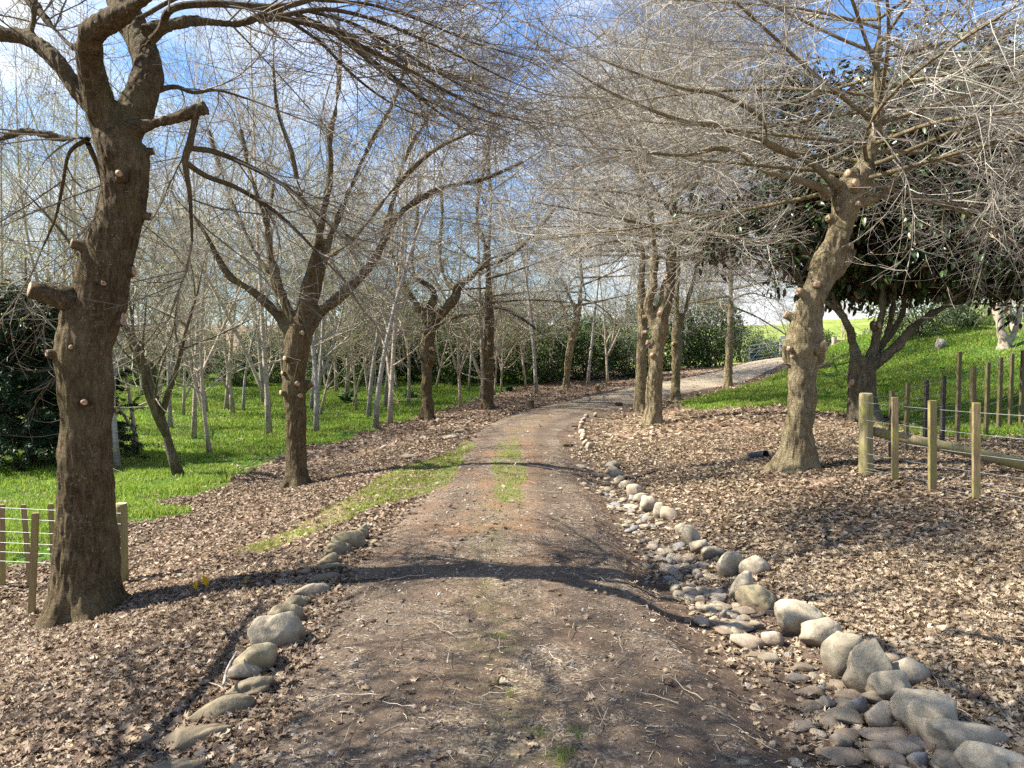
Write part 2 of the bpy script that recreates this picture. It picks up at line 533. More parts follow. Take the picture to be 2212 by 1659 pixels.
def stonemat(name, a, b, c_, moss=None):
    t = NT(name, 0.85, 0.25)
    v = t.coords()
    oi = t.node('ShaderNodeObjectInfo')
    n = t.noise(v, 5, 7, 0.68, 0.4); n2 = t.noise(v, 55, 4, 0.7); n3 = t.noise(v, 2.5, 3, 0.5)
    c = t.ramp(n, [(0.30, a), (0.5, b), (0.72, c_)])
    c = t.mix(0.22, c, t.ramp(n2, [(0.35, (0.6, 0.6, 0.6)), (0.65, (1.2, 1.18, 1.15))]), 'MULTIPLY')
    n6 = t.noise(v, 13, 6, 0.75, 0.8)
    c = t.mix(t.ramp(n6, [(0.56, (0, 0, 0)), (0.68, (0.55,) * 3)]), c, tuple(k * 0.75 for k in a))
    c = t.mix(t.ramp(oi.outputs['Random'], [(0.0, (0.0,) * 3), (1.0, (0.32,) * 3)]), c, tuple(k * 0.62 for k in a))
    if moss:
        c = t.mix(t.ramp(n3, [(0.46, (0, 0, 0)), (0.64, (0.6, 0.6, 0.6))]), c, moss)
    g = t.node('ShaderNodeSeparateXYZ'); t.link(v, g.inputs[0])     # darker brown towards the foot of the stone
    mr = t.node('ShaderNodeMapRange'); mr.inputs['From Min'].default_value = -0.02; mr.inputs['From Max'].default_value = 0.07
    mr.inputs['To Min'].default_value = 0.9; mr.inputs['To Max'].default_value = 0.0
    t.link(t.math('ADD', g.outputs['Z'], t.math('MULTIPLY', n3, -0.06)), mr.inputs['Value'])
    c = t.mix(mr.outputs[0], c, (0.13, 0.095, 0.065))
    t.color(c); t.bump(t.math('ADD', n, t.math('MULTIPLY', n2, 0.22)), 0.7, 0.03)
    return t.m


M['stone'] = stonemat('river_stone', (0.20, 0.165, 0.11), (0.38, 0.325, 0.23), (0.54, 0.48, 0.36))
M['stone_mossy'] = stonemat('mossy_stone', (0.13, 0.105, 0.062), (0.28, 0.235, 0.145), (0.43, 0.375, 0.25), (0.20, 0.185, 0.085))
M['stone_grey'] = stonemat('grey_stone', (0.16, 0.155, 0.145), (0.28, 0.27, 0.25), (0.42, 0.41, 0.38))
M['stone_tan'] = stonemat('tan_stone', (0.26, 0.20, 0.13), (0.46, 0.37, 0.265), (0.60, 0.51, 0.39))


def woodmat(name, a, b, c_, green=None):
    t = NT(name, 0.8, 0.2)
    v = t.coords((1, 1, 0.06)); v2 = t.coords()
    n = t.noise(v, 60, 5, 0.7); n2 = t.noise(v2, 3, 4, 0.6)
    c = t.ramp(n, [(0.3, a), (0.5, b), (0.7, c_)])
    if green: c = t.mix(t.ramp(n2, [(0.4, (0.1,) * 3), (0.62, (0.8,) * 3)]), c, green)
    t.color(c); t.bump(n, 0.4, 0.006)
    return t.m


M['post'] = woodmat('mossy_fence_timber', (0.14, 0.11, 0.06), (0.25, 0.20, 0.11), (0.36, 0.30, 0.18), (0.22, 0.22, 0.06))
M['batten'] = woodmat('brown_batten_timber', (0.14, 0.095, 0.05), (0.25, 0.175, 0.10), (0.36, 0.27, 0.165), (0.27, 0.24, 0.075))
M['batten_dark'] = woodmat('dark_brown_batten', (0.06, 0.042, 0.024), (0.12, 0.088, 0.05), (0.20, 0.15, 0.09), (0.13, 0.12, 0.04))
M['post_dark'] = woodmat('dark_tanalised_timber', (0.025, 0.022, 0.018), (0.05, 0.042, 0.034), (0.09, 0.075, 0.06))
M['post_end'] = woodmat('pale_post_end', (0.38, 0.29, 0.17), (0.52, 0.42, 0.27), (0.62, 0.52, 0.36))
M['rail_wood'] = woodmat('weathered_rail_timber', (0.30, 0.23, 0.15), (0.42, 0.34, 0.24), (0.55, 0.46, 0.34))
M['board_grey'] = woodmat('silver_board', (0.5, 0.48, 0.44), (0.62, 0.60, 0.56), (0.72, 0.70, 0.66))
t_ = NT('galvanised_wire', 0.5, 0.5); t_.b.inputs['Metallic'].default_value = 0.5; t_.color((0.30, 0.30, 0.29)); M['wire'] = t_.m
t_ = NT('galvanised_tube', 0.45, 0.5); t_.b.inputs['Metallic'].default_value = 0.7; t_.color((0.55, 0.56, 0.56)); M['tube'] = t_.m
M['pipe'] = NT('black_plastic_pipe', 0.45, 0.4).color((0.035, 0.037, 0.042)).m


# ------------------------------------------------------------------ ground sheet
def axis(lo, hi, dense_lo, dense_hi, step, grow):
    a = list(np.arange(dense_lo, dense_hi + 1e-6, step))
    s = step; v = dense_hi
    while v < hi: s *= grow; v += s; a.append(v)
    s = step; v = dense_lo; b = []
    while v > lo: s *= grow; v -= s; b.append(v)
    return np.array(b[::-1] + a)


def groundmat():
    t = NT('leafy_ground', 0.95, 0.1)
    v = t.coords((1, 1, 1))
    z = t.sepc(t.attr('zone', 'Color'))
    cell = t.sepc(t.voro(v, 17))
    lit = t.ramp(cell[0], [(0.0, (0.11, 0.07, 0.045)), (0.35, (0.20, 0.135, 0.09)), (0.7, (0.30, 0.215, 0.15)), (1.0, (0.40, 0.30, 0.215))])
    big = t.noise(v, 0.9, 4, 0.6)
    lit = t.mix(0.6, lit, t.ramp(big, [(0.3, (0.65, 0.6, 0.56)), (0.7, (1.1, 1.08, 1.05))]), 'MULTIPLY')
    g = t.ramp(t.noise(v, 4, 6, 0.7), [(0.3, (0.03, 0.07, 0.010)), (0.6, (0.065, 0.13, 0.016)), (0.8, (0.11, 0.17, 0.03))])
    soil = t.ramp(t.noise(v, 14, 7, 0.75), [(0.3, (0.055, 0.038, 0.027)), (0.55, (0.115, 0.082, 0.058)), (0.8, (0.22, 0.165, 0.12))])
    c = t.mix(z[1], lit, soil)
    c = t.mix(z[0], c, g)
    far = t.ramp(t.noise(v, 0.25, 8, 0.72), [(0.35, (0.14, 0.19, 0.035)), (0.55, (0.23, 0.28, 0.06)), (0.7, (0.32, 0.33, 0.10))])
    c = t.mix(z[2], c, far)
    t.color(c)
    t.bump(t.math('ADD', cell[1], t.noise(v, 30, 5, 0.7)), 0.8, 0.03)
    return t.m


def build_ground():
    xs = axis(-420, 420, -9, 12, 0.16, 1.07)
    ys = axis(-60, 700, 1.0, 26, 0.16, 1.045)
    X, Y = np.meshgrid(xs, ys)
    x, y = X.ravel(), Y.ravel()
    z = H(x, y)
    s = np.abs(x - pcx(y)) / phw(y)
    z = z - 0.07 * (1 - sstep(0.58, 0.80, s))                # bed of the track
    nx, ny = len(xs), len(ys)
    i = np.arange(ny - 1)[:, None] * nx + np.arange(nx - 1)[None, :]
    f = np.stack([i, i + 1, i + nx + 1, i + nx], -1).reshape(-1, 4)
    mb = MB(); mb.add(np.stack([x, y, z], 1), f)
    o = mb.build('ground', groundmat())
    gr = zone_grass(x, y).astype(float)
    sd = x - pcx(y)
    soil = np.maximum((1 - sstep(0.15, 0.9, np.abs(sd) - phw(y))) * 0.9, (sstep(1.0, 1.3, sd) * (1 - sstep(2.0, 2.6, sd)) * (1 - sstep(12, 16, y))))
    soil = np.clip(soil + (fbm(x * 1.7, y * 1.7, 71) - 0.5) * 0.8 * (soil > 0.02), 0, 1)
    far = sstep(44, 52, y) * sstep(-4, 4, x - 4)
    col = np.ones((len(x), 4), np.float32)
    col[:, 0] = gr * (1 - far); col[:, 1] = soil * (1 - gr); col[:, 2] = far
    a = o.data.color_attributes.new('zone', 'FLOAT_COLOR', 'POINT')
    a.data.foreach_set('color', col.ravel())
    tag(o, kind='structure')


build_ground()


def pathmat():
    t = NT('earth_track', 0.95, 0.12)
    v = t.coords()
    u = t.sepc(t.attr('zone', 'Color'))
    base = t.ramp(t.noise(v, 22, 8, 0.78), [(0.30, (0.050, 0.037, 0.026)), (0.5, (0.125, 0.088, 0.060)), (0.72, (0.235, 0.178, 0.125))])
    grav = t.sepc(t.voro(v, 75))
    gv = t.ramp(grav[0], [(0.0, (0.065, 0.051, 0.037)), (0.6, (0.215, 0.165, 0.118)), (0.88, (0.40, 0.325, 0.24)), (1.0, (0.52, 0.46, 0.38))])
    patch = t.noise(v, 2.0, 6, 0.68, 0.5)
    c = t.mix(t.ramp(patch, [(0.42, (0.10,) * 3), (0.6, (0.75,) * 3)]), base, gv)
    rust = t.math('MULTIPLY', t.ramp(t.noise(v, 1.3, 5, 0.65), [(0.45, (0, 0, 0)), (0.6, (1, 1, 1))]), u[0])
    c = t.mix(rust, c, t.ramp(t.noise(v, 60, 4, 0.8), [(0.35, (0.12, 0.07, 0.042)), (0.65, (0.31, 0.195, 0.115))]))
    gg = t.math('MULTIPLY', u[1], t.ramp(t.noise(v, 9, 5, 0.7), [(0.42, (0, 0, 0)), (0.6, (1, 1, 1))]))
    c = t.mix(gg, c, (0.13, 0.17, 0.03))
    c = t.mix(t.math('MULTIPLY', t.attr('rut'), 0.55), c, t.ramp(t.noise(v, 40, 5, 0.8), [(0.35, (0.06, 0.046, 0.034)), (0.7, (0.13, 0.10, 0.075))]))
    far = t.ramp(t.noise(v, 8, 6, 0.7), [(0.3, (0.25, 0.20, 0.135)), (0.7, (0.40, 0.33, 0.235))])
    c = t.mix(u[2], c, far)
    t.color(c)
    t.bump(t.math('ADD', t.noise(v, 50, 6, 0.75), t.math('MULTIPLY', grav[1], 0.5)), 0.9, 0.02)
    return t.m


def build_path():
    ys = np.concatenate([np.arange(-8, 30, 0.14), np.arange(30, 62, 0.4)])
    us = np.linspace(-1.06, 1.06, 34)
    Y, U = np.meshgrid(ys, us, indexing='ij')
    edge = 1 + (fbm(Y * 1.1, np.sign(U) * 50.0, 11) - 0.5) * 0.18
    Xc = pcx(Y)
    slope = (pcx(Y + 0.2) - pcx(Y - 0.2)) / 0.4
    X = Xc + U * phw(Y) * edge
    Z = H(X, Y) + 0.008 - 0.035 * sstep(0.98, 1.06, np.abs(U))
    n = len(us)
    i = np.arange(len(ys) - 1)[:, None] * n + np.arange(n - 1)[None, :]
    f = np.stack([i, i + 1, i + n + 1, i + n], -1).reshape(-1, 4)
    mb = MB(); mb.add(np.stack([X.ravel(), Y.ravel(), Z.ravel()], 1), f)
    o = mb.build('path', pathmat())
    x, y, uu = X.ravel(), Y.ravel(), U.ravel()
    rt = np.exp(-((np.abs(uu + (fbm(x * 0.6, y * 0.6, 41) - 0.5) * 0.25) - 0.56) / 0.16) ** 2) * (0.5 + fbm(x * 1.5, y * 0.7, 43))
    ra = o.data.attributes.new('rut', 'FLOAT', 'POINT'); ra.data.foreach_set('value', np.clip(rt, 0, 1).astype(np.float32))
    rust = sstep(5.0, 7.0, y) * (1 - sstep(14, 18, y)) * (1 - sstep(0.55, 0.9, np.abs(uu + 0.1)))
    rust = np.maximum(rust, 0.3 * (1 - sstep(0.4, 0.8, np.abs(uu))))
    gr = inpoly(x, y, STRIP).astype(float) * 0.8 + inpoly(*jit(x, y, 0.1), VERGE) * 0.9 + 0.18 * np.exp(-(uu / 0.2) ** 2)
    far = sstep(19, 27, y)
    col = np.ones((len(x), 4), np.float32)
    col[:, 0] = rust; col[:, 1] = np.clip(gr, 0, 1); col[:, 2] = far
    a = o.data.color_attributes.new('zone', 'FLOAT_COLOR', 'POINT')
    a.data.foreach_set('color', col.ravel())
    tag(o, kind='structure')


build_path()


# ------------------------------------------------------------------ scattering helpers
def scatter_pts(n, y0, y1, density_pow=1.0, xr=0.72, pad=1.0, rng=RNG):
    """points on the ground inside the wedge the photograph sees (and a margin), denser near the camera"""
    u = rng.random(n)
    y = (y0 ** (2 - density_pow) + u * (y1 ** (2 - density_pow) - y0 ** (2 - density_pow))) ** (1 / (2 - density_pow)) if density_pow < 2 else y0 * (y1 / y0) ** u
    x = (rng.random(n) * 2 - 1) * (y * xr + pad)
    return x, y


def leaf_templates(kind, n, rng):
    out = []
    for _ in range(n):
        if kind == 'oak':
            st = np.array([0, 0.12, 0.26, 0.38, 0.52, 0.64, 0.78, 0.88, 1.0]) - 0.5
            wd = np.array([0.02, 0.06, 0.30, 0.08, 0.38, 0.10, 0.30, 0.10, 0.0]) * rng.uniform(0.8, 1.2)
            fw = np.array([0, 0, .05, 0, .06, 0, .05, 0.02, 0])
        elif kind == 'simple':
            st = np.array([0, 0.35, 0.7, 1.0]) - 0.5
            wd = np.array([0.03, 0.26, 0.22, 0.0]); fw = np.zeros(4)
        else:                                  # ellipse leaf
            st = np.array([0, 0.18, 0.45, 0.75, 1.0]) - 0.0
            wd = np.array([0.02, 0.15, 0.21, 0.15, 0.0]); fw = np.zeros(5)
        k = len(st)
        a, b, c = (rng.normal(0, 0.9), rng.normal(0, 0.6), rng.normal(0, 0.7)) if kind != 'ell' else (0.6, -0.25, 0)
        v = []
        for s in (-1, 0, 1):
            x = st + (fw if s else 0); y = wd * s
            z = a * y * y + b * st * st + c * st * y + (0.32 * np.abs(y) if kind != 'ell' else 0.25 * np.abs(y))
            v.append(np.stack([x, y, z], 1))
        v = np.concatenate(v)
        if kind != 'ell': v += rng.normal(0, 0.018, v.shape)
        f = []
        for i in range(k - 1):
            f.append((i, k + i, k + i + 1, i + 1)[::-1]); f.append((k + i, 2 * k + i, 2 * k + i + 1, k + i + 1)[::-1])
        out.append((v, np.array(f)))
    return out


def place(mb, tmpl, P, Rm, S, mat=0):
    """put templates at P (N,3) with rotation matrices Rm (N,3,3) and sizes S (N,)"""
    N = len(P)
    pick = np.arange(N) % len(tmpl)
    for k, (v, f) in enumerate(tmpl):
        ix = np.where(pick == k)[0]
        if not len(ix): continue
        vv = np.einsum('nij,kj->nki', Rm[ix], v) * S[ix][:, None, None] + P[ix][:, None, :]
        ff = f[None] + (np.arange(len(ix)) * len(v))[:, None, None]
        mb.add(vv.reshape(-1, 3), ff.reshape(-1, f.shape[1]), mat)


def rot_zt(n, tilt, rng):
    """random yaw and a random tilt of about `tilt` radians"""
    a = rng.random(n) * 2 * np.pi; b = rng.normal(0, tilt, n); c = rng.normal(0, tilt, n)
    def R(ax, t):
        o, z = np.ones(n), np.zeros(n); cs, sn = np.cos(t), np.sin(t)
        if ax == 0: m = [[o, z, z], [z, cs, -sn], [z, sn, cs]]
        elif ax == 1: m = [[cs, z, sn], [z, o, z], [-sn, z, cs]]
        else: m = [[cs, -sn, z], [sn, cs, z], [z, z, o]]
        return np.array([[np.broadcast_to(e, (n,)) for e in r] for r in m]).transpose(2, 0, 1)
    return np.einsum('nij,njk,nkl->nil', R(2, a), R(1, b), R(0, c))


def frame_from(d, rng, roll=None):
    """rotation whose x axis is d; leaf faces up by preference"""
    d = norm(d); n = len(d)
    up = np.tile([0, 0, 1.0], (n, 1)) + rng.normal(0, 0.5, (n, 3))
    yv = norm(np.cross(up, d)); zv = np.cross(d, yv)
    return np.stack([d, yv, zv], 2)


def litter_density(x, y):
    s = x - pcx(y); hw = phw(y)
    d = np.where(s < 0, sstep(-0.14, 0.22, np.abs(s) - hw * 0.95), sstep(0.05, 0.7, np.abs(s) - hw * 0.95))
    d = np.maximum(d, 0.012)
    d *= np.where(zone_grass(x, y), np.where(inpoly(*jit(x, y, 1.6), LAWN) | inpoly(*jit(x, y, 1.6), MOUND), 0.03, 0.22), 1.0)
    d *= np.where(inpoly(*jit(x, y, 0.15), VERGE), 0.08, 1.0)
    sw = sstep(0.95, 1.25, s) * (1 - sstep(2.0, 2.5, s)) * (1 - sstep(11, 14, y))      # swale: fewer
    d *= 1 - 0.66 * sw
    bare = sstep(0.54, 0.66, fbm(x * 0.9 + 40, y * 0.9, 91))
    d *= 1 - 0.6 * bare
    d *= 0.55 + 0.45 * sstep(0.35, 0.6, fbm(x * 2.7 + 11, y * 2.7, 95))
    return d


def build_litter():
    rng = np.random.default_rng(21)
    near_t = leaf_templates('oak', 14, rng); far_t = leaf_templates('simple', 10, rng)
    mb = MB()
    for (n, y0, y1, tm, s0, s1, lift) in ((170000, 2.3, 6.5, near_t, 0.034, 0.072, 0.022), (260000, 6.5, 14, far_t, 0.042, 0.078, 0.024), (150000, 14, 44, far_t, 0.08, 0.15, 0.03)):
        x, y = scatter_pts(n, y0, y1, 0.0 if y0 < 10 else 0.7, 0.72, 1.2, rng)
        k = rng.random(len(x)) < litter_density(x, y)
        x, y = x[k], y[k]
        if y0 > 10:
            k = ~((y > 44))
            x, y = x[k], y[k]
        S = s0 * 0.75 + (s1 * 1.2 - s0 * 0.75) * rng.beta(1.6, 2.4, len(x))
        P = np.stack([x, y, H(x, y) + rng.random(len(x)) ** 2 * lift + 0.006], 1)
        R = rot_zt(len(x), 0.30, rng)
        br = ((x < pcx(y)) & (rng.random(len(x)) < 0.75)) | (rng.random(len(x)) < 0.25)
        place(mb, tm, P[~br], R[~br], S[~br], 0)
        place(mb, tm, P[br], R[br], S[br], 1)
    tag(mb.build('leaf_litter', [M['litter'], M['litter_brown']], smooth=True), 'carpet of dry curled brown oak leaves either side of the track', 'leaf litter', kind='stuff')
    # straw and fine sticks
    mb = MB()
    n = 26000
    x, y = scatter_pts(n, 2.4, 13, 0.6, 0.72, 1, rng)
    s = np.abs(x - pcx(y)) / phw(y)
    k = (rng.random(n) < np.where(s < 1.5, 0.8, 0.3)) & ~inpoly(x, y, LAWN)
    x, y = x[k], y[k]; n = len(x)
    a = rng.random(n) * 2 * np.pi; L = rng.gamma(2.0, 0.014, n) + 0.012
    w = rng.uniform(0.0012, 0.0028, n)
    d = np.stack([np.cos(a), np.sin(a), rng.normal(0, 0.12, n)], 1)
    P0 = np.stack([x, y, H(x, y) + 0.012], 1); P1 = P0 + d * L[:, None]
    P1[:, 2] = np.maximum(P1[:, 2], H(P1[:, 0], P1[:, 1]) + 0.008)
    mid = (P0 + P1) / 2 + np.stack([-np.sin(a), np.cos(a), np.full(n, 0.15)], 1) * (L * rng.normal(0, 0.12, n))[:, None]
    tubes(mb, np.stack([P0, mid, P1], 1), np.stack([w, w, w * 0.7], 1), 3)
    # longer twigs lying in the leaves
    n = 650
    x, y = scatter_pts(n, 2.4, 12, 0.5, 0.72, 1, rng)
    k = ~inpoly(x, y, LAWN); x, y = x[k], y[k]; n = len(x)
    a = rng.random(n) * 2 * np.pi; L = rng.uniform(0.08, 0.34, n); pts = []
    c = np.stack([x, y], 1); dd = np.stack([np.cos(a), np.sin(a)], 1); curve = rng.normal(0, 0.25, n)
    for tt in np.linspace(0, 1, 6):
        q = c + dd * (L * tt)[:, None] + np.stack([-dd[:, 1], dd[:, 0]], 1) * (L * curve * tt * tt)[:, None] + rng.normal(0, 0.004, (n, 2))
        pts.append(np.stack([q[:, 0], q[:, 1], H(q[:, 0], q[:, 1]) + 0.02 + 0.02 * rng.random(n)], 1))
    r = rng.uniform(0.0015, 0.004, n)
    tubes(mb, np.stack(pts, 1), r[:, None] * np.linspace(1, 0.5, 6)[None], 4)
    tag(mb.build('straw', [M['straw']]), 'scattered straw, needles and thin twigs on the track', 'straw', kind='stuff')
    # gravel
    mb = MB()
    n = 34000
    x, y = scatter_pts(n, 2.4, 12, 0.4, 0.5, 0.6, rng)
    s = np.abs(x - pcx(y)) / phw(y)
    den = np.where(s < 1.02, 0.25 + 0.75 * sstep(0.45, 0.62, fbm(x * 1.8, y * 1.2, 55)), np.where((s < 2.2) & (x > 0), 0.5, 0.12))
    k = (rng.random(n) < den) & ~inpoly(x, y, LAWN); x, y = x[k], y[k]; n = len(x)
    oct_v = np.array([(1, 0, 0), (0, 1, 0), (-1, 0, 0), (0, -1, 0), (0, 0, 0.7), (0, 0, -0.7), (0.6, 0.6, 0.35), (-0.6, -0.6, 0.3)], float)
    oct_f = np.array([(0, 6, 4), (6, 1, 4), (1, 2, 4), (2, 7, 4), (7, 3, 4), (3, 0, 4), (1, 0, 5), (2, 1, 5), (3, 2, 5), (0, 3, 5)])
    tm = [(oct_v * rng.uniform(0.6, 1.3, oct_v.shape) * np.array([1, rng.uniform(0.55, 1), rng.uniform(0.5, 0.9)]), oct_f) for _ in range(12)]
    S = 0.0025 + rng.gamma(1.6, 0.0028, n)
    place(mb, tm, np.stack([x, y, H(x, y) + 0.008 + S * 0.2], 1), rot_zt(n, 0.4, rng), S)
    gm = NT('gravel', 0.9, 0.2); gm.color(gm.ramp(gm.island(), [(0.0, (0.07, 0.055, 0.045)), (0.5, (0.18, 0.145, 0.115)), (0.85, (0.32, 0.27, 0.21)), (1.0, (0.50, 0.45, 0.38))]))
    tag(mb.build('gravel', [gm.m], smooth=False), 'fine gravel and grit strewn over the earth track', 'gravel', kind='stuff')


build_litter()


def blades(mb, x, y, hgt, wid, rng, lean=0.45, mat=0):
    n = len(x)
    a = rng.random(n) * 2 * np.pi; l = np.abs(rng.normal(0, lean, n))
    b = rng.random(n) * 2 * np.pi
    P = np.stack([x, y, H(x, y) - 0.005], 1)
    side = np.stack([np.cos(b), np.sin(b), np.zeros(n)], 1) * (wid / 2)[:, None]
    out = np.stack([np.cos(a), np.sin(a), np.zeros(n)], 1)
    m = P + out * (hgt * l * 0.4)[:, None] + np.array([0, 0, 1]) * (hgt * 0.6)[:, None]
    t = P + out * (hgt * l * 1.25)[:, None] + np.array([0, 0, 1]) * (hgt * (1.0 - 0.25 * l))[:, None]
    v = np.stack([P - side, P + side, m + side * 0.8, m - side * 0.8, t], 1).reshape(-1, 3)
    i = np.arange(n)[:, None] * 5
    mb.add(v, i + np.array([[0, 1, 2, 3]]), mat)
    f2 = i + np.array([[3, 2, 4]])
    mb.f.append((f2 + (mb.n - len(v)), mat))


def build_grass():
    rng = np.random.default_rng(5)
    for poly, nm, n, y0, y1, lab in ((LAWN, 'lawn_grass', 620000, 4.6, 44, 'lush bright green grass under the birch grove'),
                                     (MOUND, 'bank_grass', 420000, 9, 44, 'bright green grass on the sloping bank behind the right fence')):
        mb = MB()
        y = y0 * (y1 / y0) ** rng.random(n)
        if nm == 'lawn_grass': x = rng.random(n) * (y * 0.74 + 1.5 + 3.5) - (y * 0.74 + 1.5)
        else: x = 1.5 + rng.random(n) * (y * 0.76)
        jx, jy = jit(x, y, 0.6)
        k = inpoly(jx, jy, poly)
        x, y = x[k], y[k]
        cl = fbm(x * 1.6, y * 1.6, 61)
        cl2 = fbm(x * 0.35, y * 0.35, 67)
        k = rng.random(len(x)) < 0.35 + 0.9 * sstep(0.3, 0.55, cl)
        x, y, cl, cl2 = x[k], y[k], cl[k], cl2[k]
        ex, ey = jit(x + 0.3, y - 0.2, 1.5)
        inn = inpoly(ex, ey, poly)
        k = inn | (rng.random(len(x)) < 0.35)
        x, y, cl, cl2, inn = x[k], y[k], cl[k], cl2[k], inn[k]
        h = np.where(inn, 1.0, 0.55) * (0.035 + 0.14 * cl ** 1.6 * (0.5 + cl2)) * rng.uniform(0.5, 1.25, len(x))
        wdt = 0.0035 + 0.0007 * y
        blades(mb, x, y, h, wdt, rng, 0.55)
        tag(mb.build(nm, [M['grass']], smooth=True), lab, 'grass', kind='stuff')
    mb = MB()
    n = 330000
    y = 4.5 * (16 / 4.5) ** rng.random(n); x = (rng.random(n) * 2 - 1) * 3.2
    s = (x - pcx(y)) / phw(y)
    d = inpoly(*jit(x, y, 0.2), VERGE) * (0.25 + 0.75 * sstep(0.35, 0.6, fbm(x * 2, y * 2, 77)))
    d = np.maximum(d, inpoly(*jit(x, y, 0.15), STRIP) * 0.55 * sstep(0.40, 0.6, fbm(x * 3, y * 3, 78)))
    d = np.maximum(d, 0.10 * np.exp(-((s - 0.05) / 0.15) ** 2) * sstep(0.56, 0.66, fbm(x * 2.5, y * 2.5, 79)))
    k = rng.random(n) < d
    x, y = x[k], y[k]
    blades(mb, x, y, rng.uniform(0.015, 0.05, len(x)), 0.0025 + 0.0005 * y, rng, 0.7)
    # a few tufts in the near middle of the track
    for px, py in ((1212, 1640), (1215, 1635), (1165, 1590), (1210, 1655), (1245, 1590), (1100, 1500), (1080, 1380)):
        g = G(px, py); m = 70
        x = g[0] + rng.normal(0, 0.025, m); y = g[1] + rng.normal(0, 0.03, m)
        blades(mb, x, y, rng.uniform(0.02, 0.05, m), np.full(m, 0.003), rng, 0.7)
    tag(mb.build('verge_grass', [M['short_grass']]), 'short yellowish grass on the left verge and middle of the track', 'grass', kind='stuff')


build_grass()


# ------------------------------------------------------------------ stones
def rock_mesh(seed, sub=3, rough=0.16, cuts=5, cutd=(0.62, 0.86)):
    rng = np.random.default_rng(seed)
    bm = bmesh.new(); bmesh.ops.create_icosphere(bm, subdivisions=sub, radius=1.0)
    v = np.array([p.co[:] for p in bm.verts]); f = np.array([[q.index for q in p.verts] for p in bm.faces])
    bm.free()
    off = rng.random(3) * 50
    d = np.array([mnoise.noise(Vector(p * 0.9 + off)) for p in v])
    d2 = np.array([mnoise.noise(Vector(p * 2.6 + off)) for p in v])
    d3 = np.array([mnoise.noise(Vector(p * 7.0 + off)) for p in v])
    v = v * (1 + rough * 1.7 * d + rough * 0.5 * d2 + 0.022 * d3)[:, None]
    for _ in range(cuts):
        n = rng.normal(0, 1, 3); n /= np.linalg.norm(n)
        lim = rng.uniform(*cutd); k = v @ n - lim
        v = v - np.maximum(k, 0)[:, None] * n * 0.8
    return v, f


def stone(name, px, py, w, h, mat, label, cat, group, seed, depth=0.8, sink=0.33, rot=None, sub=3, sharp=False, flip=1):
    rng = np.random.default_rng(seed)
    g = G(px, py)
    t = float(np.linalg.norm(g - np.array([0, 0, EYE])))
    fl = math.hypot(g[0], g[1]); tn = (EYE - g[2]) / fl; th = math.atan(tn)
    w *= 1.05 if h > 50 else 1.15 if h > 30 or name != 'edging_boulder' else 1.3; h *= 1.06
    sx = 0.5 * w * t / FPX; sy = sx * depth; hv = h * t / FPX
    topH = max(0.5 * hv, (hv - 2 * sy * math.sin(th) * 0.75) / math.cos(th))
    sz = topH / (2 * (1 - sink))
    v, f = rock_mesh(seed, sub, 0.30 if not sharp else 0.18, 7 if not sharp else 10, (0.58, 0.88) if not sharp else (0.45, 0.75))
    v = v / np.abs(v).max(0)
    v = v * np.array([sx, sy, sz])
    a = rng.normal(0, 0.35) if rot is None else rot
    ca, sa = math.cos(a), math.sin(a)
    v = np.stack([v[:, 0] * ca - v[:, 1] * sa, v[:, 0] * sa + v[:, 1] * ca, v[:, 2]], 1)
    bk = 0.5 * topH / tn / fl
    c = np.array([g[0] * (1 - bk), g[1] * (1 - bk), 0])
    gz = hz_(c[0], c[1])
    v[:, 2] += sz * (1 - 2 * sink)
    mb = MB(); mb.add(v, f)
    o = mb.build(name, [mat])
    o.location = (c[0], c[1], gz)
    return tag(o, label, cat, group)


def Z3(x, y): return 1468.9 + x * .3359, 1106 + y * .3359
def Z5(x, y): return 734.4 + x * .3359, 553 + y * .3359
def Z1(x, y): return x * .3359, 1106 + y * .3359
def Z2(x, y): return 734.4 + x * .3359, 1106 + y * .3359
def Z6(x, y): return 1468.9 + x * .3359, 553 + y * .3359
def Z4(x, y): return x * .3359, 553 + y * .3359


K = .3359
R_EDGE = [(Z3, 2215, 1665, 190, 110), (Z3, 2000, 1560, 330, 200), (Z3, 1805, 1382, 430, 225), (Z3, 1610, 1232, 350, 255), (Z3, 1325, 1048, 260, 205), (Z3, 1215, 905, 235, 280), (Z3, 1055, 842, 225, 235),
          (Z3, 915, 728, 240, 180), (Z3, 770, 595, 255, 235), (Z3, 515, 492, 275, 165), (Z3, 405, 435, 170, 175), (Z3, 480, 318, 180, 120), (Z3, 325, 302, 200, 150), (Z3, 205, 238, 140, 95),
          (Z3, 135, 198, 120, 98), (Z3, 72, 135, 105, 130), (Z3, 20, 90, 100, 90), (Z5, 2120, 1640, 110, 90), (Z5, 2050, 1615, 90, 110), (Z5, 1985, 1585, 115, 105), (Z5, 1935, 1545, 90, 80),
          (Z5, 1893, 1505, 85, 85), (Z5, 1850, 1470, 80, 65), (Z5, 1795, 1440, 70, 60), (Z5, 1770, 1402, 70, 60), (Z5, 1745, 1365, 75, 60), (Z5, 1757, 1332, 80, 50)]
R_LOOK = ['pale grey boulder cut off by the picture corner', 'pale smooth boulder lying flat', 'broad low grey boulder', 'big round grey boulder', 'squarish pale boulder', 'tall upright grey boulder', 'rounded grey boulder with dark foot',
          'low dark-topped boulder in shade', 'large pale boulder with a peaked top', 'flat-topped boulder with lichen', 'narrow upright boulder', 'tilted pointed boulder set back in the leaves', 'broad rounded boulder', 'small round boulder',
          'small pale boulder', 'upright egg-shaped stone', 'small pale stone', 'small tan stone', 'upright tan stone', 'rounded tan stone', 'small tan stone', 'narrow tan stone', 'small stone', 'small stone', 'small stone', 'tiny stone', 'tiny flat stone']
